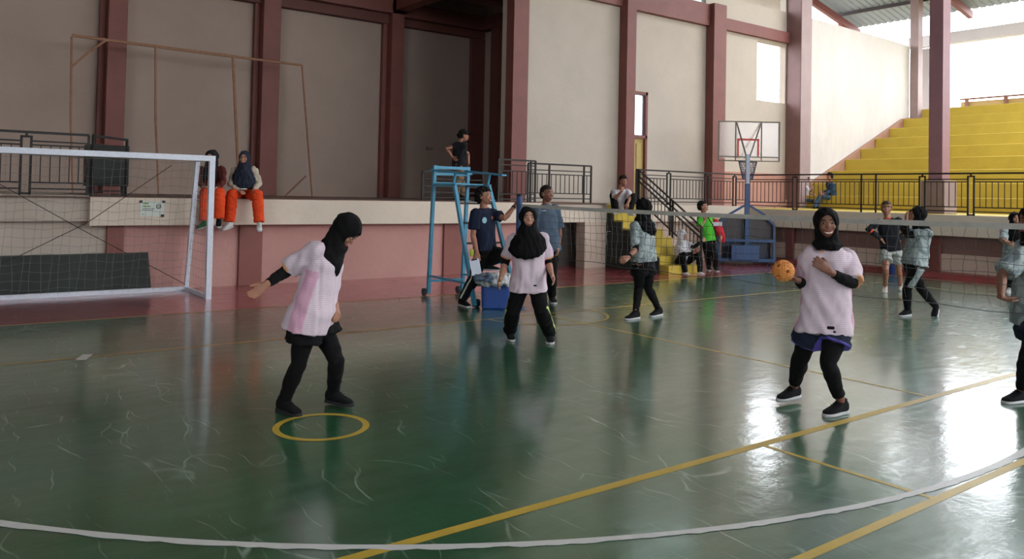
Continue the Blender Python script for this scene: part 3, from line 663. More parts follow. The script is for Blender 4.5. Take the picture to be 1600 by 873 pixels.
CHK = []
class Person:
    def __init__(s, D, psi, label, sk=SK, H=1.56, vox=.009, base=None):
        s.D = D; s.psi = math.radians(psi); s.sk = sk; s.k = H / 1.56; s.vox = vox; s.label = label
        s.F = (RT * math.sin(s.psi) - FW * math.cos(s.psi)).normalized()      # facing
        s.L = (RT * math.cos(s.psi) + FW * math.sin(s.psi)).normalized()      # own left
        s.base = base; s.J = {}
    def pt(s, u, v, dd=0.): return gd(u, v, s.D + dd)
    def joints(s, floor=0., **kw):
        for k, a in kw.items():
            s.J[k] = a if isinstance(a, Vector) else s.pt(*a)
        J = s.J; k = s.k
        s.ax = (J['neck'] - J['pelvis']).normalized()
        L = (s.L - s.ax * s.L.dot(s.ax)).normalized(); s.TL = L; s.TF = L.cross(s.ax) * 1.
        if s.TF.dot(s.F) < 0: s.TF = -s.TF
        for sd, sg in (('L', 1), ('R', -1)):
            if 'sh' + sd not in J: J['sh' + sd] = J['neck'] + L * sg * .155 * k - s.ax * .045 * k
            if 'hip' + sd not in J: J['hip' + sd] = J['pelvis'] + s.L * sg * .085 * k - UP * .03
        def slide(j, cons, rng_=.30, pen=.02):
            if j not in J or any(c[0] not in J for c in cons): return
            q = J[j]; dr = (q - EYE).normalized(); best = None
            for i in range(-30, 31):
                t = rng_ * i / 30; r = q + dr * t
                e = sum(((r - J[c]).length / (l * k) - 1) ** 2 for c, l in cons) + pen * (t / .3) ** 2
                if best is None or e < best[0]: best = (e, r)
            J[j] = best[1]
        for sd in 'LR':
            slide('kn' + sd, [('hip' + sd, .39), ('an' + sd, .36)]); slide('el' + sd, [('sh' + sd, .27), ('wr' + sd, .235)]); slide('wr' + sd, [('el' + sd, .235)], .2, .05); slide('tip' + sd, [('wr' + sd, .16)], .15)
        if s.base is None: s.base = Vector((J['pelvis'].x, J['pelvis'].y, floor))
        s.root = thing('person', s.base, s.label, 'person')
        for a, b, ref in (('neck', 'pelvis', .50), ('shL', 'elL', .27), ('elL', 'wrL', .235), ('shR', 'elR', .27), ('elR', 'wrR', .235), ('hipL', 'knL', .39), ('knL', 'anL', .36), ('hipR', 'knR', .39), ('knR', 'anR', .36), ('head', 'neck', .17), ('wrL', 'tipL', .16), ('wrR', 'tipR', .16)):
            if a in J and b in J: CHK.append('%s %s-%s %.2f' % (s.label[:18], a, b, (J[a] - J[b]).length / (ref * k)))
    def foot(s, sd, uv, uvt=None, z=0., dirv=None, lift=0.):
        """foot on the floor: ankle sole point and toe point as floor pixels"""
        g = gz(uv[0], uv[1], z); s.J['an' + sd] = g + UP * (.085 * s.k + lift)
        d = dirv if dirv is not None else (gz(uvt[0], uvt[1], z) - g); d = d.copy(); d.z = 0; d.normalize(); s.J['fd' + sd] = d
    def headframe(s, yaw, pitch, roll=0):
        a = math.radians(yaw); p = math.radians(pitch); f = (RT * math.sin(a) - FW * math.cos(a)); f = f * math.cos(p) + UP * math.sin(p)
        l = (RT * math.cos(a) + FW * math.sin(a)); u = l.cross(f); 
        if u.dot(UP) < 0: u = -u
        r = math.radians(roll); l2 = l * math.cos(r) + u * math.sin(r); u2 = u * math.cos(r) - l * math.sin(r)
        s.hf, s.hl, s.hu = f.normalized(), l2.normalized(), u2.normalized()
    def hp(s, x, y, z): return s.J['head'] + (s.hl * x + s.hf * y + s.hu * z) * s.k
    def hand(s, bm, wr, tip, pn, thumb, curl=.35, spread=.0, grip=0.):
        k = s.k; d = (tip - wr).normalized(); pn = (pn - d * pn.dot(d)).normalized(); sd = d.cross(pn).normalized(); sd = sd if sd.dot(thumb) > 0 else -sd
        loft(bm, [(wr - d * .02 * k, sd * .024 * k, pn * .019 * k), (wr + d * .02 * k, sd * .030 * k, pn * .017 * k), (wr + d * .055 * k, sd * .038 * k, pn * .016 * k), (wr + d * .085 * k, sd * .037 * k, pn * .013 * k)], 14, 2.6)
        for i, (o, ln) in enumerate(((.029, .066), (.010, .074), (-.010, .069), (-.028, .055))):
            p = wr + d * .078 * k + sd * o * k; dr = (d + sd * (o * 6 * (.4 + spread))).normalized(); pts = [p]; c = curl * (1 + .15 * i)
            for j, f in enumerate((.42, .32, .26)):
                dr = (dr * math.cos(c) + pn * math.sin(c)).normalized(); p = p + dr * ln * f * k; pts.append(p); c = curl + grip
            tube(bm, pts, [.0098 * k, .0092 * k, .0085 * k, .0072 * k], 8)
        p = wr + d * .025 * k + sd * .024 * k; dr = (d * .75 + sd * .6 + pn * .35).normalized(); q = p + dr * .035 * k; dr2 = (d * .95 + sd * .2 + pn * .4).normalized()
        tube(bm, [p - dr * .015 * k, q, q + dr2 * .028 * k, q + (dr2 + pn * .3).normalized() * .05 * k], [.015 * k, .012 * k, .0105 * k, .008 * k], 8)
    def body(s, hands=(), feet=False, face=True, smile=0, ears=False):
        J = s.J; k = s.k; bm = BM(); L, F = s.TL, s.TF
        # torso
        pv, nk = J['pelvis'], J['neck']; Ln = (nk - pv).length
        def T(f, w, d, off=0.): return (pv.lerp(nk, f) + F * off, L * w * k, F * d * k)
        loft(bm, [T(-.18, .09, .07), T(-.08, .150, .10), T(.08, .150, .10), T(.32, .118, .085), T(.55, .128, .09), T(.78, .145, .09), T(.91, .135, .072), T(1., .062, .052)], 22, 2.3)
        # neck and head
        tube(bm, [nk - s.ax * .03, nk.lerp(s.hp(0, -.02, -.05), .55), s.hp(0, -.012, -.055)], [.056 * k, .05 * k, .05 * k], 14)
        hl, hf, hu = s.hl * k, s.hf * k, s.hu * k
        ball(bm, s.hp(0, -.012, .030), [hl * .073, hf * .092, hu * .082])
        ball(bm, s.hp(0, .014, -.018), [hl * .062, hf * .070, hu * .088])
        ball(bm, s.hp(0, .030, -.072), [hl * .036, hf * .042, hu * .034], 2)
        if face:
            loft(bm, [(s.hp(0, .076, .018), hl * .008, hu * .006), (s.hp(0, .090, -.010), hl * .012, hu * .012), (s.hp(0, .102, -.026), hl * .0175, hu * .011), (s.hp(0, .100, -.034), hl * .010, hu * .005)], 10)
            ball(bm, s.hp(0, .080, -.056), [hl * .024, hf * .012, hu * .012], 2)
            for x in (-1, 1): ball(bm, s.hp(.036 * x, .058, -.018), [hl * .022, hf * .022, hu * .022], 2)
        if ears:
            for x in (-1, 1): ball(bm, s.hp(.074 * x, -.008, -.005), [hl * .012, hf * .022, hu * .032], 2)
        # limbs
        for sd in 'LR':
            if 'el' + sd in J:
                a, e, w = J['sh' + sd], J['el' + sd], J['wr' + sd]
                tube(bm, [a + L * (0.0 if sd == 'L' else 0.), a.lerp(e, .25), a.lerp(e, .6), e, e.lerp(w, .25), e.lerp(w, .65), w], [x * k for x in (.050, .047, .040, .036, .038, .030, .023)], 14)
                ball(bm, a, [L * .052 * k, F * .052 * k, s.ax * .052 * k], 2)
            if 'kn' + sd in J:
                h, n, a = J['hip' + sd], J['kn' + sd], J['an' + sd]
                tube(bm, [h, h.lerp(n, .3), h.lerp(n, .7), n, n.lerp(a, .3), n.lerp(a, .65), a, a - UP * .03], [x * k for x in (.078, .072, .056, .047, .049, .039, .032, .033)], 16)
        for hd in hands: s.hand(bm, *hd)
        o = solidify_union('body', bm, [s.sk], s.root, s.vox if not hands else min(s.vox, .0065), 3)
        if face: s.features(smile)
        s.b = o; return o
    def features(s, smile=0):
        hl, hf, hu = s.hl * s.k, s.hf * s.k, s.hu * s.k
        for x in (-1, 1):
            bm = BM(); ball(bm, s.hp(.031 * x, .071, .012), [hl * .0145, hf * .009, hu * .0058], 2); e = link('eye', bm, EYEW, s.root, True)
            bm = BM(); ball(bm, s.hp(.031 * x, .0775, .012), [hl * .0080, hf * .005, hu * .0060], 2); link('iris', bm, EYED, e, True)
            bm = BM(); tube(bm, [s.hp(.012 * x, .080, .032), s.hp(.032 * x, .0775, .038), s.hp(.050 * x, .064, .030)], [.003 * s.k, .0042 * s.k, .002 * s.k], 6); link('eyebrow', bm, HAIR, s.root, True)
        bm = BM(); w = .024 + .008 * (smile > 0)
        def m_(t, z, y=0.): return s.hp(w * t, .0915 + y - .016 * t * t, -.058 + z + .012 * smile * t * t)
        hh = .006 + .007 * smile
        tube(bm, [m_(t / 4, .5 * hh) for t in range(-4, 5)], [x * s.k for x in (.002, .004, .005, .0055, .0045, .0055, .005, .004, .002)], 8)
        tube(bm, [m_(t / 4, -hh * (1 - (t / 4) ** 2), -.002) for t in range(-4, 5)], [x * s.k for x in (.002, .004, .0055, .006, .006, .006, .0055, .004, .002)], 8)
        mo = link('mouth', bm, LIP, s.root, True)
        if smile:
            bm = BM(); tube(bm, [m_(t / 5, -.1 * hh) for t in range(-4, 5)], [.005 * s.k * x for x in (.6, .8, 1, 1, 1, 1, 1, .8, .6)], 8); link('teeth', bm, TEETH, mo, True)
    # ------------------------------------------------ clothing
    def tee(s, mts, hem=.12, bell=1.0, sleeve=.85, seed=1, amp=.006, name='shirt', hem_at=None, side=True, cuff=True, hemdir=None, long=False, slr=.064, wide=1.):
        J = s.J; k = s.k; bm = BM(); L, F = s.TL, s.TF; pv, nk = J['pelvis'], J['neck']
        hm = hem_at if hem_at is not None else pv - s.ax * hem
        def T(c, w, d, off=0.): return (c + F * off, L * w * k * wide, F * d * k)
        loft(bm, [T(hm, .205 * bell, .150 * bell), T(hm.lerp(pv, .5), .200 * bell, .148 * bell), T(pv.lerp(nk, .12), .190 * bell, .138 * bell), T(pv.lerp(nk, .38), .172 * bell, .124), T(pv.lerp(nk, .62), .170, .118), T(pv.lerp(nk, .80), .172, .110), T(pv.lerp(nk, .92), .158, .090), T(nk - s.ax * .005, .085, .068), T(nk + s.ax * .018, .066, .058)], 26, 2.3)
        ends = {}
        for sd in 'LR':
            if 'el' + sd not in J: continue
            a, e, w = J['sh' + sd], J['el' + sd], J['wr' + sd]
            if long: tube(bm, [a, a.lerp(e, .5), e, e.lerp(w, .5), e.lerp(w, .93)], [x * k for x in (.068, .060, .052, .046, .038)], 16)
            else: tube(bm, [a - (e - a) * .03, a.lerp(e, sleeve * .5), a.lerp(e, sleeve)], [x * k for x in (.068, slr * 1.02, slr * 1.05)], 18)
            ball(bm, a, [L * .070 * k, F * .068 * k, s.ax * .066 * k], 2); ends[sd] = (a, e)
        o = solidify_union(name, bm, mts, s.root, s.vox, 4, folds=(amp, seed, .11, (1, 1, .55)))
        if len(mts) > 1:
            def fn(c):
                idx = np.zeros(len(c)); P0 = np.array(pv); Ax = np.array(s.ax); LL = np.array(L); FF = np.array(F)
                r = c - P0; h = r @ Ax; x = r @ LL; y = r @ FF
                if side: idx[(np.abs(x) > .125 * k * wide * bell) & (h < (nk - pv).length * .70) & (np.abs(y + .01) < .055)] = 1
                if len(mts) > 2 and cuff:
                    for a, e in ends.values():
                        d = (e - a); ln = d.length; dn = np.array(d.normalized()); q = c - np.array(a); t = q @ dn; rad = np.linalg.norm(q - t[:, None] * dn, axis=1)
                        idx[(t > ln * sleeve - .022) & (t < ln * sleeve + .05) & (rad < .1) & (np.abs(x) > .185 * k * wide)] = 2
                        idx[(t > 0) & (t <= ln * sleeve - .022) & (rad < .075) & (np.abs(x) > .18 * k)] = 0
                return idx
            paint(o, fn)
        s.shirt = o; return o
    def undersleeve(s, sd, mt=None, f0=.55, f1=1., add=.006):
        J = s.J; a, e, w = J['sh' + sd], J['el' + sd], J['wr' + sd]; k = s.k; bm = BM()
        pts = [a.lerp(e, f0), e] + [e.lerp(w, t * f1) for t in (.3, .7, 1)]
        tube(bm, pts, [x * k + add for x in (.043, .038, .038, .031, .026)], 16); return solidify_union('sleeve', bm, [mt or BLKC], s.root, s.vox, 2, folds=(.0025, 3, .05))
    def legs(s, mt, add=.008, end=.97, flare=0., name='leggings', seed=5, amp=.003, stripe=None, one=None):
        J = s.J; k = s.k; bm = BM(); pv = J['pelvis']
        loft(bm, [(J['hipL'].lerp(J['hipR'], .5) - UP * .07 * k, s.L * .12 * k, s.F * .08 * k), (pv, s.L * (.155 * k + add), s.F * (.105 * k + add)), (pv + s.ax * .09 * k, s.L * (.14 * k + add), s.F * (.10 * k + add))], 22, 2.3)
        for sd in one or 'LR':
            h, n, a = J['hip' + sd], J['kn' + sd], J['an' + sd]; e = n.lerp(a, end)
            tube(bm, [h, h.lerp(n, .3), h.lerp(n, .7), n, n.lerp(e, .3), n.lerp(e, .7), e], [x * k + add + flare * f for x, f in ((.078, 0), (.073, .2), (.058, .4), (.049, .6), (.051, .8), (.040, 1), (.034, 1.1))], 18)
        o = solidify_union(name, bm, [mt] + ([stripe[0]] if stripe else []), s.root, s.vox, 3, folds=(amp, seed, .09))
        if stripe:
            _, f0, f1, wd = stripe
            def fn(c):
                idx = np.zeros(len(c))
                for sd, sg in (('L', 1), ('R', -1)):
                    for (p, q, g0, g1) in ((J['hip' + sd], J['kn' + sd], 0, .5), (J['kn' + sd], J['an' + sd], .5, 1.)):
                        d = q - p; ln = d.length; dn = d.normalized(); out = (s.L * sg - dn * (s.L * sg).dot(dn)).normalized(); si = dn.cross(out)
                        r = c - np.array(p); t = r @ np.array(dn) / ln; x = r @ np.array(out); y = r @ np.array(si)
                        g = g0 + (g1 - g0) * t
                        idx[(t > -.1) & (t < 1.05) & (g >= f0) & (g <= f1) & (x > .02) & (np.abs(y) < wd)] = 1
                return idx
            paint(o, fn)
        return o
    def shorts(s, mt, f=.5, r=.125, hemmt=None, seed=9, name='shorts'):
        J = s.J; k = s.k; bm = BM(); pv = J['pelvis']
        loft(bm, [(pv - UP * .09 * k, s.L * .155 * k, s.F * .115 * k), (pv + s.ax * .02 * k, s.L * .135 * k, s.F * .10 * k)], 22, 2.3)
        ends = []
        for sd in 'LR':
            h, n = J['hip' + sd], J['kn' + sd]; e = h.lerp(n, f); tube(bm, [h, h.lerp(n, f * .5), e], [r * .72 * k, r * .86 * k, r * .96 * k], 20); ends.append((h, n))
        o = solidify_union(name, bm, [mt] + ([hemmt] if hemmt else []), s.root, s.vox, 3, folds=(.005, seed, .09))
        if hemmt:
            def fn(c):
                idx = np.zeros(len(c)); best = np.full(len(c), 9.); tt = np.zeros(len(c))
                for h, n in ends:
                    d = n - h; dn = np.array(d.normalized()); q = c - np.array(h); t = q @ dn; rad = np.linalg.norm(q - t[:, None] * dn, axis=1)
                    m_ = rad < best; best[m_] = rad[m_]; tt[m_] = t[m_] / d.length
                idx[(tt > f - .03)] = 1; return idx
            paint(o, fn)
        return o
    def shoe(s, sd, mt=None, sole=None, pitch=0., dirv=None, upv=None, size=1.):
        J = s.J; k = s.k * 1.02 * size; a = J['an' + sd]; f = (dirv or J['fd' + sd]).normalized(); u = (upv or UP); 
        if pitch: p = math.radians(pitch); f2 = f * math.cos(p) - u * math.sin(p); u = u * math.cos(p) + f * math.sin(p); f = f2
        l = f.cross(u).normalized(); b = a - u * .085 * s.k
        P = lambda x, z: b + f * x * k + u * z * k
        bm = BM(); h = lambda x, w, z0, z1: (P(x, (z0 + z1) / 2), l * w * k, u * (z1 - z0) / 2 * k)
        loft(bm, [h(-.062, .022, .02, .07), h(-.05, .034, .014, .095), (P(-.01, .06), l * .036 * k, u * .05 * k), h(.03, .037, .014, .098), h(.07, .041, .014, .072), h(.12, .043, .014, .054), h(.16, .038, .014, .044), h(.185, .02, .016, .032)], 18, 2.5)
        tube(bm, [P(-.012, .07), P(-.012, .112)], [.038 * k, .036 * k], 14)
        o = solidify_union('shoe', bm, [mt or SHOE], s.root, .006, 2)
        bm = BM(); out = [(-.066, .02), (-.05, .036), (0, .039), (.06, .044), (.12, .047), (.165, .040), (.192, .018)]
        loft(bm, [(P(x, .010), l * w * k, u * .012 * k) for x, w in out], 14, 5); link('sole', bm, sole or SOLEW, o, True)
        bm = BM()
        for i in range(4): tube(bm, [P(.03 + i * .02, .101 - i * .009) - l * .018 * k, P(.036 + i * .02, .103 - i * .0095), P(.03 + i * .02, .101 - i * .009) + l * .018 * k], .003 * k, 5)
        link('laces', bm, mt or SHOE, o, True)
        return o
    def sock(s, sd, mt):
        J = s.J; a = J['an' + sd]; n = J['kn' + sd]; bm = BM(); tube(bm, [a - UP * .02, a.lerp(n, .25)], [.039 * s.k, .041 * s.k], 14); return link('sock', bm, mt, s.root, True)
    def hijab(s, mt=None, drape=(), open_=(.052, .070, -.004), seed=2, amp=.004, R=(.090, .112, .106), fringe=True, name='hijab'):
        """drape: list of (centre Vector, half width along own left, half depth, optional axes)"""
        k = s.k; bm = BM(); hl, hf, hu = s.hl * k, s.hf * k, s.hu * k
        ball(bm, s.hp(0, -.016, .022), [hl * R[0], hf * R[1], hu * R[2]])
        ball(bm, s.hp(0, -.004, -.04), [hl * R[0] * .93, hf * R[1] * .84, hu * R[2] * .95])
        if drape:
            secs = [(s.hp(0, -.006, -.05), hl * .082, hf * .088)]
            for d in drape:
                c, w, dp = d[:3]; a = d[3] if len(d) > 3 else s.TL; b = d[4] if len(d) > 4 else s.TF
                secs.append((c, a * w * k, b * dp * k))
            loft(bm, secs, 26, 2.2)
        ox, oz, zc = open_; H0 = np.array(s.J['head']); A = np.array([s.hl[:], s.hf[:], s.hu[:]])
        def push(co, no):
            r = (co - H0) / k @ A.T
            e = np.sqrt((r[:, 0] / ox) ** 2 + ((r[:, 2] - zc) / oz) ** 2); t = np.clip((1.12 - e) / .22, 0, 1); t = t * t * (3 - 2 * t)
            m_ = (r[:, 1] > .02) & (np.abs(r[:, 2]) < .11)
            t = t * m_
            return co - A[1] * (t * np.maximum(0, r[:, 1] - .015) * k)[:, None]
        return solidify_union(name, bm, [mt or HIJ], s.root, s.vox * .85, 3, folds=(amp, seed, .07, (1, 1, .5)), push=push)
    def hair(s, mt=None, seed=3, R=(.082, .104, .092), off=(-.022, .040), front=.5, amp=.007):
        k = s.k; bm = BM(); hl, hf, hu = s.hl * k, s.hf * k, s.hu * k
        ball(bm, s.hp(0, off[0], off[1]), [hl * R[0], hf * R[1], hu * R[2]]); ball(bm, s.hp(0, off[0] - .03, off[1] - .045), [hl * R[0] * .93, hf * R[1] * .72, hu * R[2] * .75])
        H0 = np.array(s.J['head']); A = np.array([s.hl[:], s.hf[:], s.hu[:]])
        def push(co, no):
            r = (co - H0) / k @ A.T; m_ = (r[:, 1] > .02) & (r[:, 2] < .06 * front * 2)
            return co - A[1] * (np.clip((.06 * front * 2 - r[:, 2]) / .02, 0, 1) * m_ * (r[:, 1] - .0) * k)[:, None]
        return solidify_union('hair', bm, [mt or HAIR], s.root, .008, 2, folds=(amp, seed, .022), push=push)
    def stick(s, name, obj, u, v, w, h, mt, rnd=False, parent=None):
        """a flat print or label lying on the cloth, found by looking along the line of sight onto the garment"""
        me = obj.data; bvh = BVHTree.FromPolygons([x.co for x in me.vertices], [p.vertices for p in me.polygons]); inv = root_mat(obj.parent).inverted()
        o = inv @ EYE; d = (inv.to_3x3() @ ray(u, v)).normalized(); hit, nrm, _, _ = bvh.ray_cast(o, d)
        if hit is None: print('no hit', s.label, name); return
        nrm = root_mat(obj.parent).to_3x3() @ nrm; nrm.normalize(); hit = root_mat(obj.parent) @ hit
        a = UP.cross(nrm).normalized(); b = nrm.cross(a); bm = BM(); loft(bm, [(hit - nrm * .004, a * w / 2, b * h / 2), (hit + nrm * .003, a * w / 2, b * h / 2)], 24, 2 if rnd else 8)
        return link(name, bm, mt, obj if parent is None else parent)

# ---------------- 1: player stepping by the yellow ring, looking down
p = Person(5.68, 78, 'person in pink and white jersey and black headscarf stepping beside the small yellow ring', SK, 1.52, .0075)
p.headframe(80, -52, 0)
p.foot('R', (443, 643), (466, 650)); p.foot('L', (520, 632), (550, 638), lift=.015)
p.joints(head=(541, 361, 0), neck=(512, 391, 0), pelvis=(488, 492, 0), shR=(495, 390, -.13), shL=(516, 397, .13), elR=(450, 422, -.20), wrR=(416, 444, -.26), tipR=(386, 468, -.27),
         elL=(512, 450, .24), wrL=(525, 478, .10), tipL=(531, 504, .04), knR=(466, 569, -.14), knL=(526, 563, .02))
p.body([(p.J['wrR'], p.J['tipR'], -FW + UP * .3, UP, .25), (p.J['wrL'], p.J['tipL'], -p.F + FW * .2, -FW, .45)])
p.legs(BLKC, .010, .98); p.shorts(BLKC, .46, .140)
p.tee([JP, JPS, CUFF], bell=1.09, sleeve=.92, seed=4, amp=.007, hem_at=p.pt(479, 514), slr=.072, wide=1.04)
p.undersleeve('R', f0=.7, f1=.92); p.undersleeve('L', f0=.7, f1=.6)
p.shoe('R', sole=cloth('dark_sole', (44, 44, 46))); p.shoe('L', sole=MATS['dark_sole'])
hd = p.J['head']; p.hijab(drape=[(p.pt(522, 384), .10, .10), (p.pt(513, 396), .135, .11), (p.pt(516, 408, -.02), .11, .085), (p.pt(519, 422, -.02), .05, .06), (p.pt(521, 430, -.02), .02, .03)], seed=11)

# ---------------- 2: player facing the camera in a wide stance
p = Person(8.5, 4, 'person facing forward in a wide stance with long black headscarf over pink jersey', SKL, 1.58, .0085)
p.headframe(6, 0, 3)
p.foot('R', (796, 529), (801, 536)); p.foot('L', (859, 533), (861, 544))
p.joints(head=(825.5, 341, -.04), neck=(825, 366, 0), pelvis=(826, 441, .05), elR=(789, 411, .05), wrR=(782, 436, -.12), tipR=(775, 452, -.2), elL=(857, 411, .05), wrL=(862, 428, -.1), tipL=(869, 446, -.16), knR=(801, 487, -.08), knL=(846, 485, -.12))
p.body([(p.J['wrR'], p.J['tipR'], p.L, -FW, .3, .3), (p.J['wrL'], p.J['tipL'], -p.L, -FW, .3, .3)])
p.legs(BLKC, .016, .98, .02, name='track_trousers', stripe=(mat('lime_piping', (190, 206, 120), .6), .12, 1.05, .014))
p.tee([JP, JPS, CUFF], bell=1.0, sleeve=.78, seed=8, amp=.006, hem_at=p.pt(825.5, 454, 0))
p.undersleeve('R', f0=.65, f1=.2); p.undersleeve('L', f0=.65, f1=.2)
p.shoe('R'); p.shoe('L')
p.hijab(drape=[(p.pt(825, 362, -.03), .115, .11), (p.pt(825, 374, -.03), .18, .14), (p.pt(824, 388, -.04), .205, .155), (p.pt(823.5, 397, -.05), .16, .15), (p.pt(823, 401, -.06), .09, .12)], seed=12, amp=.007)
p.stick('badge', p.shirt, 836, 446, .035, .016, BLKC)

# ---------------- 3: smiling player carrying the ball
p = Person(5.95, -12, 'smiling person in pink jersey and purple trimmed shorts holding the rattan ball', SKD, 1.56, .0075)
p.headframe(-12, -2, 4)
p.foot('R', (1240, 628), (1212, 634), lift=.03); p.foot('L', (1314, 646), (1284, 652))
p.joints(head=(1291, 350, -.02), neck=(1294, 384, .02), pelvis=(1290, 500, .0), shR=(1266, 397, .02), shL=(1323, 400, .06), elR=(1258, 447, .14), wrR=(1246, 437, -.08), tipR=(1216, 436, -.14),
         elL=(1332, 443, -.02), wrL=(1296, 424, -.20), tipL=(1270, 404, -.24), knR=(1250, 562, -.10), knL=(1294, 568, -.12))
p.body([(p.J['wrR'], p.J['tipR'], UP, -FW, .28, .5), (p.J['wrL'], p.J['tipL'], FW, UP, .3, .3)], smile=1)
p.legs(BLKC, .011, .82); p.shorts(NAVYC, .50, .130, mat('purple_trim', (96, 84, 178), .7))
p.tee([JP, JPS, CUFF], bell=1.0, sleeve=.95, seed=15, amp=.007, hem_at=p.pt(1287, 520, 0), slr=.076)
p.undersleeve('R', f0=.75, f1=.9); p.undersleeve('L', f0=.55, f1=.82)
p.shoe('R'); p.shoe('L')
p.hijab(drape=[(p.pt(1292, 374, 0), .085, .085), (p.pt(1293, 382, -.02), .11, .10), (p.pt(1293, 390, -.06), .075, .06)], seed=13, open_=(.054, .076, -.010))
p.stick('badge', p.shirt, 1298, 512, .05, .022, BLKC); p.stick('collar_trim', p.shirt, 1284, 393, .035, .012, CUFF)
# rattan ball woven from bands
bc = gd(1224, 423, 5.78); bo = thing('takraw_ball', bc, 'woven orange rattan ball held in the hand of the smiling player', 'ball')
RAT = mat('rattan', (214, 136, 66), .5, .15, 12)
bm = BM(); ball(bm, bc, [Vector((.062, 0, 0)), Vector((0, .062, 0)), Vector((0, 0, .062))], 3); link('core', bm, mat('rattan_shadow', (120, 66, 30), .7), bo, True)
bm = BM(); rg = random.Random(3)
gold = (1 + 5 ** .5) / 2
for nx in [(0, 1, gold), (0, 1, -gold), (1, gold, 0), (1, -gold, 0), (gold, 0, 1), (gold, 0, -1)]:
    nn = Vector(nx).normalized(); a = nn.orthogonal().normalized(); b_ = nn.cross(a)
    for off in (-.016, 0, .016):
        rr = math.sqrt(.071 ** 2 - off ** 2); tube(bm, [bc + nn * off + (a * math.cos(t) + b_ * math.sin(t)) * (rr + .002 * math.sin(5 * t + off * 99)) for t in [i * PI / 24 for i in range(49)]], .0072, 6)
link('woven_bands', bm, RAT, bo, True)

# ---------------- 4: grey player with her back turned beyond the net
p = Person(10.45, -140, 'person in grey marbled jersey and long black headscarf turned away beyond the net', SK, 1.60, .0095)
p.headframe(-125, -4, 0)
p.foot('L', (993, 498), (978, 500)); p.foot('R', (1029, 493), (1018, 495))
p.joints(head=(1004, 325, 0), neck=(1004, 347, 0), pelvis=(1006, 408, 0), elL=(994, 388, -.15), wrL=(982, 402, -.30), tipL=(968, 410, -.36), elR=(1012, 385, .25), wrR=(1004, 400, .4), tipR=(996, 408, .45), knL=(998, 448, -.08), knR=(1013, 450, -.02))
p.body([(p.J['wrL'], p.J['tipL'], FW + UP * -.3, UP, .7), (p.J['wrR'], p.J['tipR'], -FW, UP, .5)], face=True)
p.legs(BLKC, .008, .93, stripe=(mat('grey_stripe', (150, 158, 160), .8), -.02, .13, .05)); p.shorts(BLKC, .40, .12)
p.tee([JG], bell=.98, sleeve=.85, seed=21, hem_at=p.pt(1006, 408, 0), wide=.98)
p.undersleeve('L', f0=.5, f1=.25); p.sock('L', BLKC); p.sock('R', BLKC)
p.shoe('L'); p.shoe('R')
w = p.J['elL'].lerp(p.J['wrL'], .88); bm = BM(); dd = (p.J['wrL'] - p.J['elL']).normalized(); tube(bm, [w - dd * .016, w + dd * .016], .034, 14); link('watch', bm, BLKC, p.root)
p.hijab(drape=[(p.pt(1004, 343, .0), .10, .10), (p.pt(1006, 352, 0), .155, .12), (p.pt(1010, 360, -.03), .13, .12), (p.pt(1019, 368, -.02), .035, .05)], seed=22, amp=.008)

# ---------------- 5: grey player with hands raised to face
p = Person(10.95, -80, 'person in grey jersey and black headscarf raising both hands to the face by the net', SK, 1.60, .0095)
p.headframe(-95, 0, 0)
p.foot('L', (1418, 493), (1404, 495)); p.foot('R', (1462, 492), (1450, 499), lift=.03)
p.joints(head=(1433, 337, 0), neck=(1438, 358, 0), pelvis=(1428, 412, 0), elL=(1416, 367, -.14), wrL=(1416, 345, -.16), tipL=(1416, 328, -.12), elR=(1414, 366, .16), wrR=(1418, 346, .12), tipR=(1420, 329, .06), knL=(1417, 451, -.06), knR=(1440, 452, .02))
p.body([(p.J['wrL'], p.J['tipL'], RT, FW, .15), (p.J['wrR'], p.J['tipR'], RT, -FW, .15)])
p.legs(BLKC, .011, .98, stripe=(mat('grey_stripe', (150, 158, 160), .8), -.02, .42, .05))
p.tee([JG], bell=1.0, sleeve=.62, seed=23, hem_at=p.pt(1428, 414, 0))
p.undersleeve('L', f0=.45, f1=.75); p.undersleeve('R', f0=.45, f1=.75)
p.shoe('L'); p.shoe('R', pitch=22)
p.hijab(drape=[(p.pt(1438, 353), .10, .10), (p.pt(1442, 361), .14, .12), (p.pt(1445, 367, -.02), .09, .09)], seed=24, amp=.006)

# ---------------- 6: grey player at the far right
p = Person(14.1, -10, 'person in grey shirt and black headscarf with folded arms at the far right wall', SK, 1.58, .011)
p.headframe(-8, 0, 0)
p.foot('R', (1578, 458), (1571, 461)); p.foot('L', (1590, 458), (1588, 462))
p.joints(head=(1586, 342, 0), neck=(1586, 358, .03), pelvis=(1586, 405, .03), elR=(1567, 376, .0), wrR=(1583, 381, -.18), tipR=(1592, 379, -.2), elL=(1604, 378, .0), wrL=(1590, 383, -.2), tipL=(1580, 383, -.22), knR=(1580, 428, -.03), knL=(1591, 428, -.03))
p.body([(p.J['wrR'], p.J['tipR'], FW, UP, .3), (p.J['wrL'], p.J['tipL'], FW, UP, .3)])
p.legs(BLKC, .012, .97); p.tee([JG], sleeve=.9, seed=25, hem_at=p.pt(1586, 412, .03)); p.shoe('R', SHOEW); p.shoe('L', SHOEW)
p.hijab(drape=[(p.pt(1586, 356), .10, .10), (p.pt(1587, 366, -.02), .15, .14), (p.pt(1587, 377, -.04), .12, .14), (p.pt(1587, 382, -.05), .07, .11)], seed=26)
p.stick('badge', p.root.children[-1], 1590, 357, .05, .05, mat('badge_pink', (206, 120, 130), .6), True)

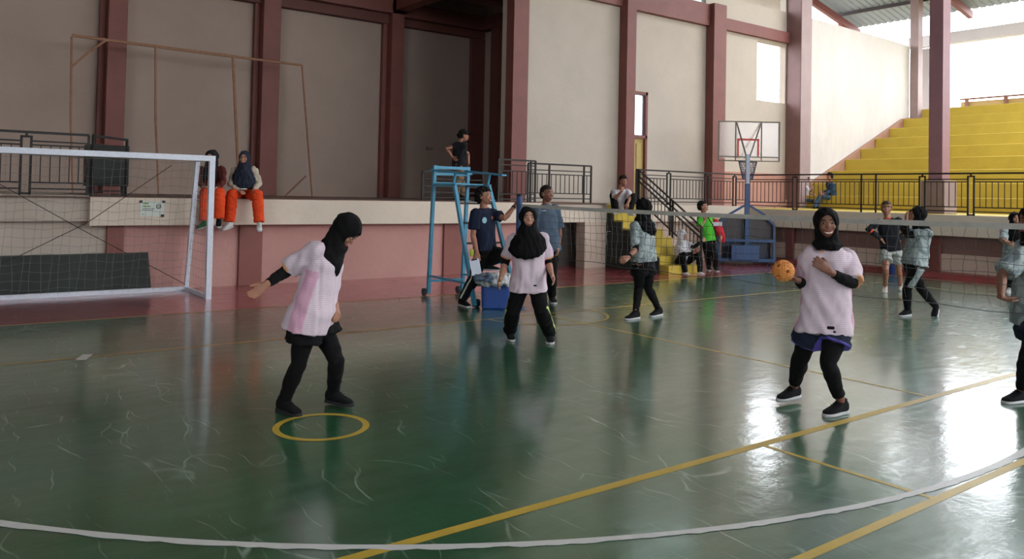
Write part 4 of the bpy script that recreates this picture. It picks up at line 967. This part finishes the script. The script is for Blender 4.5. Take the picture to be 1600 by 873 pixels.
# ---------------- 7: grey player cut by the right edge
p = Person(6.42, -92, 'person in grey jersey and navy shorts cut off by the right edge of the picture', SKD, 1.62, .0085)
p.headframe(-95, -6, 0)
p.foot('L', (1596, 628), (1574, 630)); p.foot('R', (1628, 614), (1606, 616))
p.joints(head=(1612, 346, 0), neck=(1620, 378, .0), pelvis=(1618, 490, 0), shL=(1600, 397, -.14), elL=(1565, 430, -.20), wrL=(1564, 464, -.30), tipL=(1586, 474, -.36), elR=(1610, 440, .24), wrR=(1590, 470, .2), tipR=(1575, 490, .2), knL=(1604, 562, -.1), knR=(1622, 556, .06))
p.body([(p.J['wrL'], p.J['tipL'], UP, -FW, .25, .4), (p.J['wrR'], p.J['tipR'], RT, UP, .4)])
p.legs(BLKC, .010, .88); p.shorts(NAVYC, .45, .135); p.tee([JG], sleeve=.85, seed=27, hem_at=p.pt(1619, 508, 0), slr=.078, bell=1.04)
p.shoe('L'); p.shoe('R')
p.hijab(drape=[(p.pt(1619, 372), .10, .10), (p.pt(1624, 382), .14, .12), (p.pt(1630, 390), .08, .08)], seed=28)

# ---------------- 8: man with hands on hips in grey shorts
p = Person(14.1, -12, 'person in black and orange long sleeved top and grey shorts with hands on hips', SK, 1.66, .011)
p.headframe(-22, 4, 0)
p.foot('R', (1383, 456), (1377, 461)); p.foot('L', (1407, 454), (1410, 459))
p.joints(head=(1385, 326, 0), neck=(1387, 342, 0), pelvis=(1392, 388, 0), elR=(1357, 358, .12), wrR=(1377, 374, -.02), tipR=(1384, 382, -.08), elL=(1414, 362, .18), wrL=(1405, 377, .02), tipL=(1400, 384, -.04), knR=(1384, 421, -.05), knL=(1404, 421, -.03))
p.body([(p.J['wrR'], p.J['tipR'], RT, UP, .3), (p.J['wrL'], p.J['tipL'], -RT, UP, .3)], ears=True)
p.hair(mat('brown_hair', (62, 40, 30), .6, .2, 40, .5, .6), 41); bm = BM(); tube(bm, [p.hp(.079 * math.cos(a), -.012 + .102 * math.sin(a), .052) for a in [i * PI / 12 for i in range(25)]], .011, 6); link('headband', bm, cloth('tan_band', (176, 132, 92)), p.root, True)
p.shorts(cloth('grey_shorts', (158, 160, 156)), .62, .115); 
o = p.tee([cloth('black_shirt', (28, 28, 34)), MATS['orange_cuff'], cloth('orange_trim', (206, 84, 58))], sleeve=.9, seed=42, hem_at=p.pt(1392, 392, 0), side=False, cuff=False, long=True, bell=.86, wide=.98)
SO = cloth('orange_trim', (206, 84, 58))
bm = BM(); loft(bm, [(p.J['neck'] - p.ax * .012, p.TL * .085, p.TF * .078), (p.J['neck'] + p.ax * .022, p.TL * .072, p.TF * .066)], 20); link('collar', bm, SO, p.root, True)
for sd in 'LR':
    a, e, w = p.J['sh' + sd], p.J['el' + sd], p.J['wr' + sd]; q = e.lerp(w, .15); bm = BM(); tube(bm, [q, e.lerp(w, .26)], .054, 14); link('cuff', bm, SO, p.root, True)
SAND = cloth('pale_sandal', (196, 186, 176)); p.shoe('R', SAND); p.shoe('L', SAND)

# ---------------- 9: man in navy shirt with foot up, hand on the post
p = Person(11.15, 58, 'person in navy shirt with one foot up and a hand on the net post', SK, 1.68, .0095)
p.headframe(62, 8, 0)
p.foot('R', (722, 478), (737, 482))
p.J['anL'] = gd(760, 412, 11.2); p.J['fdL'] = (RT * .95 - FW * .3).normalized()
p.joints(head=(757, 307, 0), neck=(756, 327, .02), pelvis=(758, 392, .03), shR=(744, 333, -.12), shL=(767, 333, .14), elR=(739, 368, -.14), wrR=(745, 394, -.26), tipR=(747, 410, -.3), elL=(789, 341, .16), wrL=(804, 322, .06), tipL=(812, 308, .02), knR=(741, 434, -.12), knL=(789, 396, .10))
p.body([(p.J['wrR'], p.J['tipR'], FW, -FW, .6), (p.J['wrL'], p.J['tipL'], -UP + RT * .4, -FW, .5)], ears=True, smile=1)
p.hair(seed=45, amp=.012, R=(.088, .110, .100)); p.legs(BLKC, .018, .96, .012, name='track_trousers', stripe=(mat('white_piping', (190, 196, 186), .6), .1, 1.05, .012))
NV = cloth('navy_shirt', (30, 36, 56)); p.tee([NV], sleeve=.72, seed=46, hem_at=p.pt(757, 390, .02), side=False, bell=.9, wide=1.0, slr=.07)
p.shoe('R'); p.shoe('L')
p.stick('round_logo', p.shirt, 757, 344, .075, .085, mat('logo_teal', (140, 186, 196), .6), True); p.stick('small_logo', p.shirt, 769, 340, .03, .045, mat('logo_red', (190, 110, 60), .6), True)
bm = BM(); w = p.J['elL'].lerp(p.J['wrL'], .9); dd = (p.J['wrL'] - p.J['elL']).normalized(); tube(bm, [w - dd * .015, w + dd * .015], .032, 12); link('watch', bm, BLKC, p.root)
# clipboard paper in that hand
b = thing('paper_sheet', p.J['tipR'], 'white paper pad hanging from the hand of the man in the navy shirt', 'paper')
c = gd(743, 417, 10.78); a = (RT * .95 + UP * .22).normalized(); u_ = (UP * .95 - RT * .2).normalized(); bm = BM(); loft(bm, [(c - FW * .004, a * .066, u_ * .108), (c + FW * .004, a * .066, u_ * .108)], 24, 12); link('sheets', bm, mat('white_paper', (214, 220, 236), .6), b)
bm = BM(); beam(bm, c + u_ * .1 - a * .04 - FW * .008, c + u_ * .1 + a * .04 - FW * .008, .01, .018); link('clip', bm, BLK, b)
b = thing('reflective_vest', gd(738, 398, 11.2), 'small lime yellow strip tucked at the waist of the navy shirted man', 'cloth'); 
bm = BM(); c = gd(737, 395, 11.02); loft(bm, [(c + UP * .055, RT * .025, FW * .012), (c, RT * .032, FW * .016), (c - UP * .05, RT * .02, FW * .01)], 12); link('strip', bm, mat('lime', (196, 206, 90), .6), b, True)
# jackets heaped on the cooler
def heap(label, c, w, d, h, mt, seed, name='jacket', sub=4):
    o = thing(name, c - UP * h, label, 'jacket'); bm = BM(); secs = []
    loft(bm, [(c - UP * h, RT * w * .8, FW * d * .8), (c - UP * h * .5, RT * w * 1.05, FW * d * 1.05), (c, RT * w * .95, FW * d * .95), (c + UP * h * .45, RT * w * .5, FW * d * .6)], 20, 2.4)
    for sx, dz in ((-.9, -.9), (.7, -1.3)): tube(bm, [c + RT * w * .5 * sx, c + RT * w * sx + UP * h * .1, c + RT * w * 1.05 * sx + UP * h * dz], [.06, .055, .04], 10)
    solidify_union('fabric', bm, [mt], o, .009, 2, folds=(.016, seed, .10)); return o
heap('pale grey jacket heaped over the blue cooler box', gd(774, 433, 10.95), .24, .17, .10, cloth('pale_grey_cloth', (186, 190, 192)), 50)
heap('slate blue folded jacket lying on the pale jacket over the cooler', gd(757, 434, 10.68), .11, .05, .05, cloth('slate_cloth', (84, 98, 118)), 51)

# ---------------- 10: older man in blue grey shirt
g0 = gz(861, 474)
p = Person(g0.dot(FW), 35, 'older person in blue grey collared shirt standing behind the player with long headscarf', SKD, 1.72, .0095)
p.headframe(40, 0, 0)
p.foot('L', (862, 472), (868, 476)); p.foot('R', (846, 472), (851, 477))
p.joints(head=(855, 303, 0), neck=(853, 322, .02), pelvis=(855, 390, .02), elL=(874, 362, .1), wrL=(872, 388, .0), tipL=(872, 402, -.02), elR=(836, 362, -.02), wrR=(838, 388, -.12), tipR=(840, 402, -.14), knL=(862, 430, -.03), knR=(848, 430, -.06))
p.body([(p.J['wrL'], p.J['tipL'], -RT, -FW, .4), (p.J['wrR'], p.J['tipR'], RT, -FW, .4)], ears=True)
p.hair(cloth('cropped_hair', (40, 32, 30)), 55, R=(.077, .098, .086), amp=.003, off=(-.02, .036)); p.legs(BLKC, .016, .97, .01, name='trousers')
SB = cloth('blue_grey_shirt', (74, 88, 106)); p.tee([SB], sleeve=.85, seed=56, hem_at=p.pt(854, 393, 0), side=False, slr=.074)
bm = BM(); loft(bm, [(p.J['neck'] - p.ax * .01, p.TL * .092, p.TF * .085), (p.J['neck'] + p.ax * .03, p.TL * .074, p.TF * .07)], 20); link('collar', bm, SB, p.root, True)
p.stick('name_print', p.shirt, 849, 329, .09, .014, WHC); p.shoe('L'); p.shoe('R')

# ---------------- 11: man in cap on the stage
p = Person(16.9, 125, 'person in black shirt and cap standing on the stage with hands on hips', SK, 1.66, .011, base=Vector((*gd(718, 300, 16.9).xy, ZS)))
p.headframe(100, -6, 0)
bz = gd(718, 300, 16.9); bz.z = ZS
p.J['anL'] = bz + UP * .085 + RT * .07; p.J['anR'] = bz + UP * .085 - RT * .06 - FW * .05; p.J['fdL'] = p.J['fdR'] = p.F
p.joints(head=(725, 212, 0), neck=(719, 223, 0), pelvis=(717, 262, 0), elL=(731, 240, .10), wrL=(732, 256, .12), tipL=(727, 264, .1), elR=(697, 232, -.05), wrR=(708, 246, -.1), tipR=(714, 252, -.1), knL=(722, 288, .02), knR=(714, 288, -.05))
p.body([(p.J['wrR'], p.J['tipR'], RT, UP, .3), (p.J['wrL'], p.J['tipL'], -RT, UP, .3)], ears=True)
p.hair(seed=58, R=(.082, .1, .09)); p.legs(cloth('khaki', (128, 104, 84)), .016, .97, .01, name='trousers'); p.tee([cloth('black_shirt', (28, 28, 34))], sleeve=.62, seed=59, hem_at=p.pt(716, 262, 0), side=False, bell=.86)
bm = BM(); ball(bm, p.hp(0, -.012, .05), [p.hl * .086, p.hf * .104, p.hu * .075], 3); tube(bm, [p.hp(0, -.1, .02), p.hp(0, -.13, -.03)], [.04, .03], 8); cp = solidify_union('cap', bm, [BLKC], p.root, .009, 2)
bm = BM(); loft(bm, [(p.hp(0, .08, .052), p.hl * .07, p.hu * .01), (p.hp(0, .13, .045), p.hl * .065, p.hu * .008), (p.hp(0, .165, .036), p.hl * .04, p.hu * .006)], 16, 2.4); link('brim', bm, BLKC, cp, True)
p.shoe('L'); p.shoe('R')

# ---------------- 12, 13: seated on the stage edge
def seated(u0, D, label, mts, hj, dr, kn, an, el, wr, tip, head, neck, pelvis, yaw, pitch, shoes, seed, sk=SK, seat=(0, 0)):
    p = Person(D, 0, label, sk, 1.55, .0095, base=None); p.headframe(yaw, pitch, 0)
    p.joints(head=head, neck=neck, pelvis=pelvis, knR=kn[0], knL=kn[1], anR=an[0], anL=an[1], elR=el[0], elL=el[1], wrR=wr[0], wrL=wr[1], tipR=tip[0], tipL=tip[1])
    p.root.location = p.base
    p.J['fdR'] = (-FW - RT * .35).normalized(); p.J['fdL'] = (-FW + RT * .35).normalized()
    p.body([(p.J['wrR'], p.J['tipR'], -UP + FW * .3, RT, .3), (p.J['wrL'], p.J['tipL'], -UP + FW * .3, -RT, .3)])
    p.legs(ORG, .022, .96, .022, name='trousers', seed=seed, amp=.004)
    p.tee(mts, sleeve=.9, seed=seed + 1, hem_at=p.J['pelvis'] - p.ax * .02, side=False, cuff=False, long=True, bell=.85, amp=.008)
    p.shoe('R', shoes[0], pitch=12); p.shoe('L', shoes[1], pitch=12)
    p.hijab(hj, drape=dr(p), seed=seed + 2, amp=.006); return p
seated(332, 12.72, 'person in maroon jacket and orange trousers sitting on the stage edge behind the goal post', [cloth('maroon_jacket', (88, 40, 36))], cloth('dark_hijab', (34, 32, 38)),
       lambda p: [(p.pt(330, 264, -.02), .11, .10), (p.pt(329, 272, -.03), .16, .13), (p.pt(329, 280, -.05), .12, .12)],
       [(321, 300, -.42), (343, 300, -.42)], [(320, 346, -.38), (342, 343, -.40)], [(311, 284, -.05), (349, 284, -.05)], [(319, 293, -.30), (338, 294, -.30)], [(328, 290, -.36), (331, 293, -.38)],
       (331, 246, -.06), (331, 261, 0), (331, 300, .02), -10, -10, (cloth('green_shoe', (20, 84, 44)), SHOE), 60, SKL)
seated(382, 13.0, 'person in navy headscarf and orange trousers sitting on the stage edge with white shoes', [cloth('cream_sleeve', (186, 172, 156))], cloth('navy_hijab', (42, 46, 60)),
       lambda p: [(p.pt(382, 263, -.03), .12, .11), (p.pt(382, 276, -.06), .20, .16), (p.pt(382, 287, -.10), .235, .18), (p.pt(382, 293, -.13), .19, .15)],
       [(363, 302, -.42), (402, 303, -.42)], [(358, 348, -.40), (405, 349, -.42)], [(361, 287, -.04), (404, 287, -.04)], [(372, 298, -.33), (397, 297, -.33)], [(383, 301, -.40), (404, 304, -.48)],
       (382, 247.5, -.06), (382, 262, 0), (382, 301, .02), 2, -4, (SHOEW, SHOEW), 64, SKL)
b = thing('phone', gd(379, 293, 12.6), 'white phone lying in the lap of the person in the navy headscarf', 'phone'); c = gd(380, 295, 12.55); boxo('case', (c.x - .05, c.y - .04, c.z - .006), (c.x + .05, c.y + .04, c.z + .006), mat('phone_white', (214, 212, 208), .4), b, .003); boxo('screen', (c.x - .045, c.y - .035, c.z + .006), (c.x + .045, c.y + .035, c.z + .008), mat('phone_glass', (60, 64, 70), .1), b)

# ---------------- 14: squatting on top of the stairs
def squat(D, psi, label, head, neck, pelvis, el, wr, tip, kn, an, fd, sk, H, yaw, pitch, shirt, trous, seed, hair=True, long=False, smile=0, shoes=SHOEW, voxel=.0105, hem=-.0):
    p = Person(D, psi, label, sk, H, voxel); p.headframe(yaw, pitch, 0)
    p.joints(head=head, neck=neck, pelvis=pelvis, elR=el[0], elL=el[1], wrR=wr[0], wrL=wr[1], tipR=tip[0], tipL=tip[1], knR=kn[0], knL=kn[1], anR=an[0], anL=an[1])
    p.J['fdR'], p.J['fdL'] = fd
    p.body([(p.J['wrR'], p.J['tipR'], FW, UP, .5), (p.J['wrL'], p.J['tipL'], FW, UP, .5)], ears=hair)
    if hair: p.hair(seed=seed)
    p.legs(trous, .014, .97, .008, name='trousers', seed=seed); p.tee([shirt], sleeve=.8, seed=seed + 1, hem_at=p.J['pelvis'] - p.ax * .01, side=False, bell=.88, long=long, slr=.07, amp=.007)
    p.shoe('R', shoes); p.shoe('L', shoes); return p
q = gy(970, 320, 12.75); D14 = q.dot(FW)
p = squat(D14, 15, 'person in white shirt squatting atop the yellow stairs with hand at chin', (974, 283, -.12), (970, 297, -.05), (968, 323, .12), [(962, 309, -.25), (985, 309, -.3)], [(972, 298, -.34), (981, 317, -.42)], [(975, 289, -.26), (979, 328, -.45)],
      [(957, 305, -.28), (990, 306, -.35)], [(963, 328, -.28), (985, 330, -.45)], ((-FW - RT * .3).normalized(), (-FW + RT * .3).normalized()), SK, 1.62, 20, -6, cloth('white_tee', (192, 190, 196)), BLKC, 70)
# ---------------- 15: crouching on the lowest step, white headscarf
D15 = gz(1078, 428).dot(FW)
p = squat(D15 + .25, 40, 'person in white headscarf crouching low on the bottom yellow steps beside the rail', (1066, 368, -.12), (1066, 382, 0), (1064, 409, .12), [(1070, 398, -.2), (1084, 386, .0)], [(1086, 394, -.3), (1098, 376, -.1)], [(1093, 389, -.32), (1106, 372, -.12)],
      [(1066, 397, -.38), (1092, 396, -.3)], [(1071, 426, -.25), (1094, 426, -.2)], ((-FW * .6 + RT * .8).normalized(), (-FW * .5 + RT * .85).normalized()), SK, 1.56, 45, -14, cloth('white_tee', (192, 190, 196)), BLKC, 74, hair=False)
p.undersleeve('L', f0=.3, f1=.95); p.undersleeve('R', f0=.5, f1=.8)
p.hijab(cloth('white_hijab', (196, 196, 200)), [(p.pt(1066, 381, -.02), .11, .11), (p.pt(1066, 390, -.02), .19, .16), (p.pt(1066, 397, -.02), .17, .16)], seed=76, amp=.007)
# ---------------- 16: green shirt standing by the rail
g0 = gz(1114, 424); p = Person(g0.dot(FW), 40, 'person in bright green shirt standing by the stair rail with a red bag', SK, 1.66, .011)
p.headframe(60, 6, 0); p.foot('R', (1107, 422), (1113, 426)); p.foot('L', (1118, 423), (1126, 427))
p.joints(head=(1099, 323, 0), neck=(1101, 336, .02), pelvis=(1107, 376, .02), elR=(1093, 358, -.15), wrR=(1101, 344, -.26), tipR=(1101, 334, -.24), elL=(1121, 356, .12), wrL=(1126, 370, .0), tipL=(1128, 378, -.04), knR=(1106, 400, -.06), knL=(1117, 400, -.03))
p.body([(p.J['wrR'], p.J['tipR'], FW, RT, .6), (p.J['wrL'], p.J['tipL'], -RT, UP, .6)], ears=True); p.hair(seed=80); p.legs(BLKC, .014, .97, .008, name='trousers')
p.tee([cloth('green_shirt', (78, 176, 52))], sleeve=.75, seed=81, hem_at=p.pt(1107, 376, .0), side=False, bell=.88, slr=.07); p.shoe('R'); p.shoe('L')
b = thing('shoulder_bag', p.pt(1124, 350), 'red bag with a white band hanging beside the person in the green shirt', 'bag')
bm = BM(); loft(bm, [(p.pt(1117, 342, .05), RT * .05, FW * .05), (p.pt(1121, 352, .05), RT * .09, FW * .06), (p.pt(1126, 366, .05), RT * .09, FW * .06), (p.pt(1131, 379, .05), RT * .035, FW * .03)], 18); solidify_union('bag_body', bm, [cloth('red_cloth', (190, 44, 58))], b, .01, 2, folds=(.01, 5, .1))
bm = BM(); beam(bm, p.pt(1112, 350, -.03), p.pt(1128, 350, -.03), .03, .09); link('band', bm, WHC, b)
bm = BM(); tube(bm, [p.pt(1105, 338, -.12), p.pt(1113, 350, -.16), p.pt(1118, 362, -.1)], .012, 6); link('strap', bm, BLKC, b)

# ---------------- 17, 18: children on the first bleacher tier
def child(u, D, psi, label, H, pts, shirt, trous, yaw, seed, sk=SK, long=False):
    p = Person(D, psi, label, sk, H, .012); p.headframe(yaw, -10, 0); p.joints(**pts); p.J['fdR'] = p.J['fdL'] = p.F
    p.body([(p.J['wrR'], p.J['tipR'], FW, UP, .4), (p.J['wrL'], p.J['tipL'], FW, UP, .4)]); p.hair(seed=seed, R=(.088, .108, .1))
    p.legs(trous, .012, .97, .006, name='jeans', seed=seed); p.tee([shirt], sleeve=.8, seed=seed + 1, hem_at=p.J['pelvis'], side=False, bell=.88, long=long); p.shoe('R'); p.shoe('L'); return p
DK = gx(1260, 310, 21.6).dot(FW)
JN = cloth('blue_jeans', (62, 84, 112))
child(1260, DK, 70, 'child in pale top sitting beside the gallery railing at the left end of the bleachers', 1.25,
      dict(head=(1261, 281, -.02), neck=(1260, 290, 0), pelvis=(1259, 312, .05), elL=(1266, 299, .1), wrL=(1270, 296, .0), tipL=(1269, 289, -.05), elR=(1264, 302, -.12), wrR=(1271, 304, -.2), tipR=(1276, 305, -.22), knL=(1273, 311, .0), knR=(1270, 313, -.12), anL=(1275, 326, .0), anR=(1271, 327, -.14)), cloth('pale_top', (190, 188, 200)), JN, 60, 90)
DK2 = gx(1298, 310, 21.6).dot(FW)
child(1298, DK2, -75, 'child in dark blue jacket sitting on the bleachers facing the other child', 1.42,
      dict(head=(1296, 276, -.02), neck=(1298, 286, 0), pelvis=(1301, 309, .05), elL=(1296, 299, -.12), wrL=(1287, 303, -.18), tipL=(1280, 305, -.2), elR=(1294, 298, .1), wrR=(1286, 300, .08), tipR=(1280, 302, .06), knL=(1281, 306, -.12), knR=(1281, 305, .04), anL=(1272, 325, -.12), anR=(1277, 324, .04)), cloth('denim_jacket', (44, 66, 92)), JN, -70, 94, long=True)
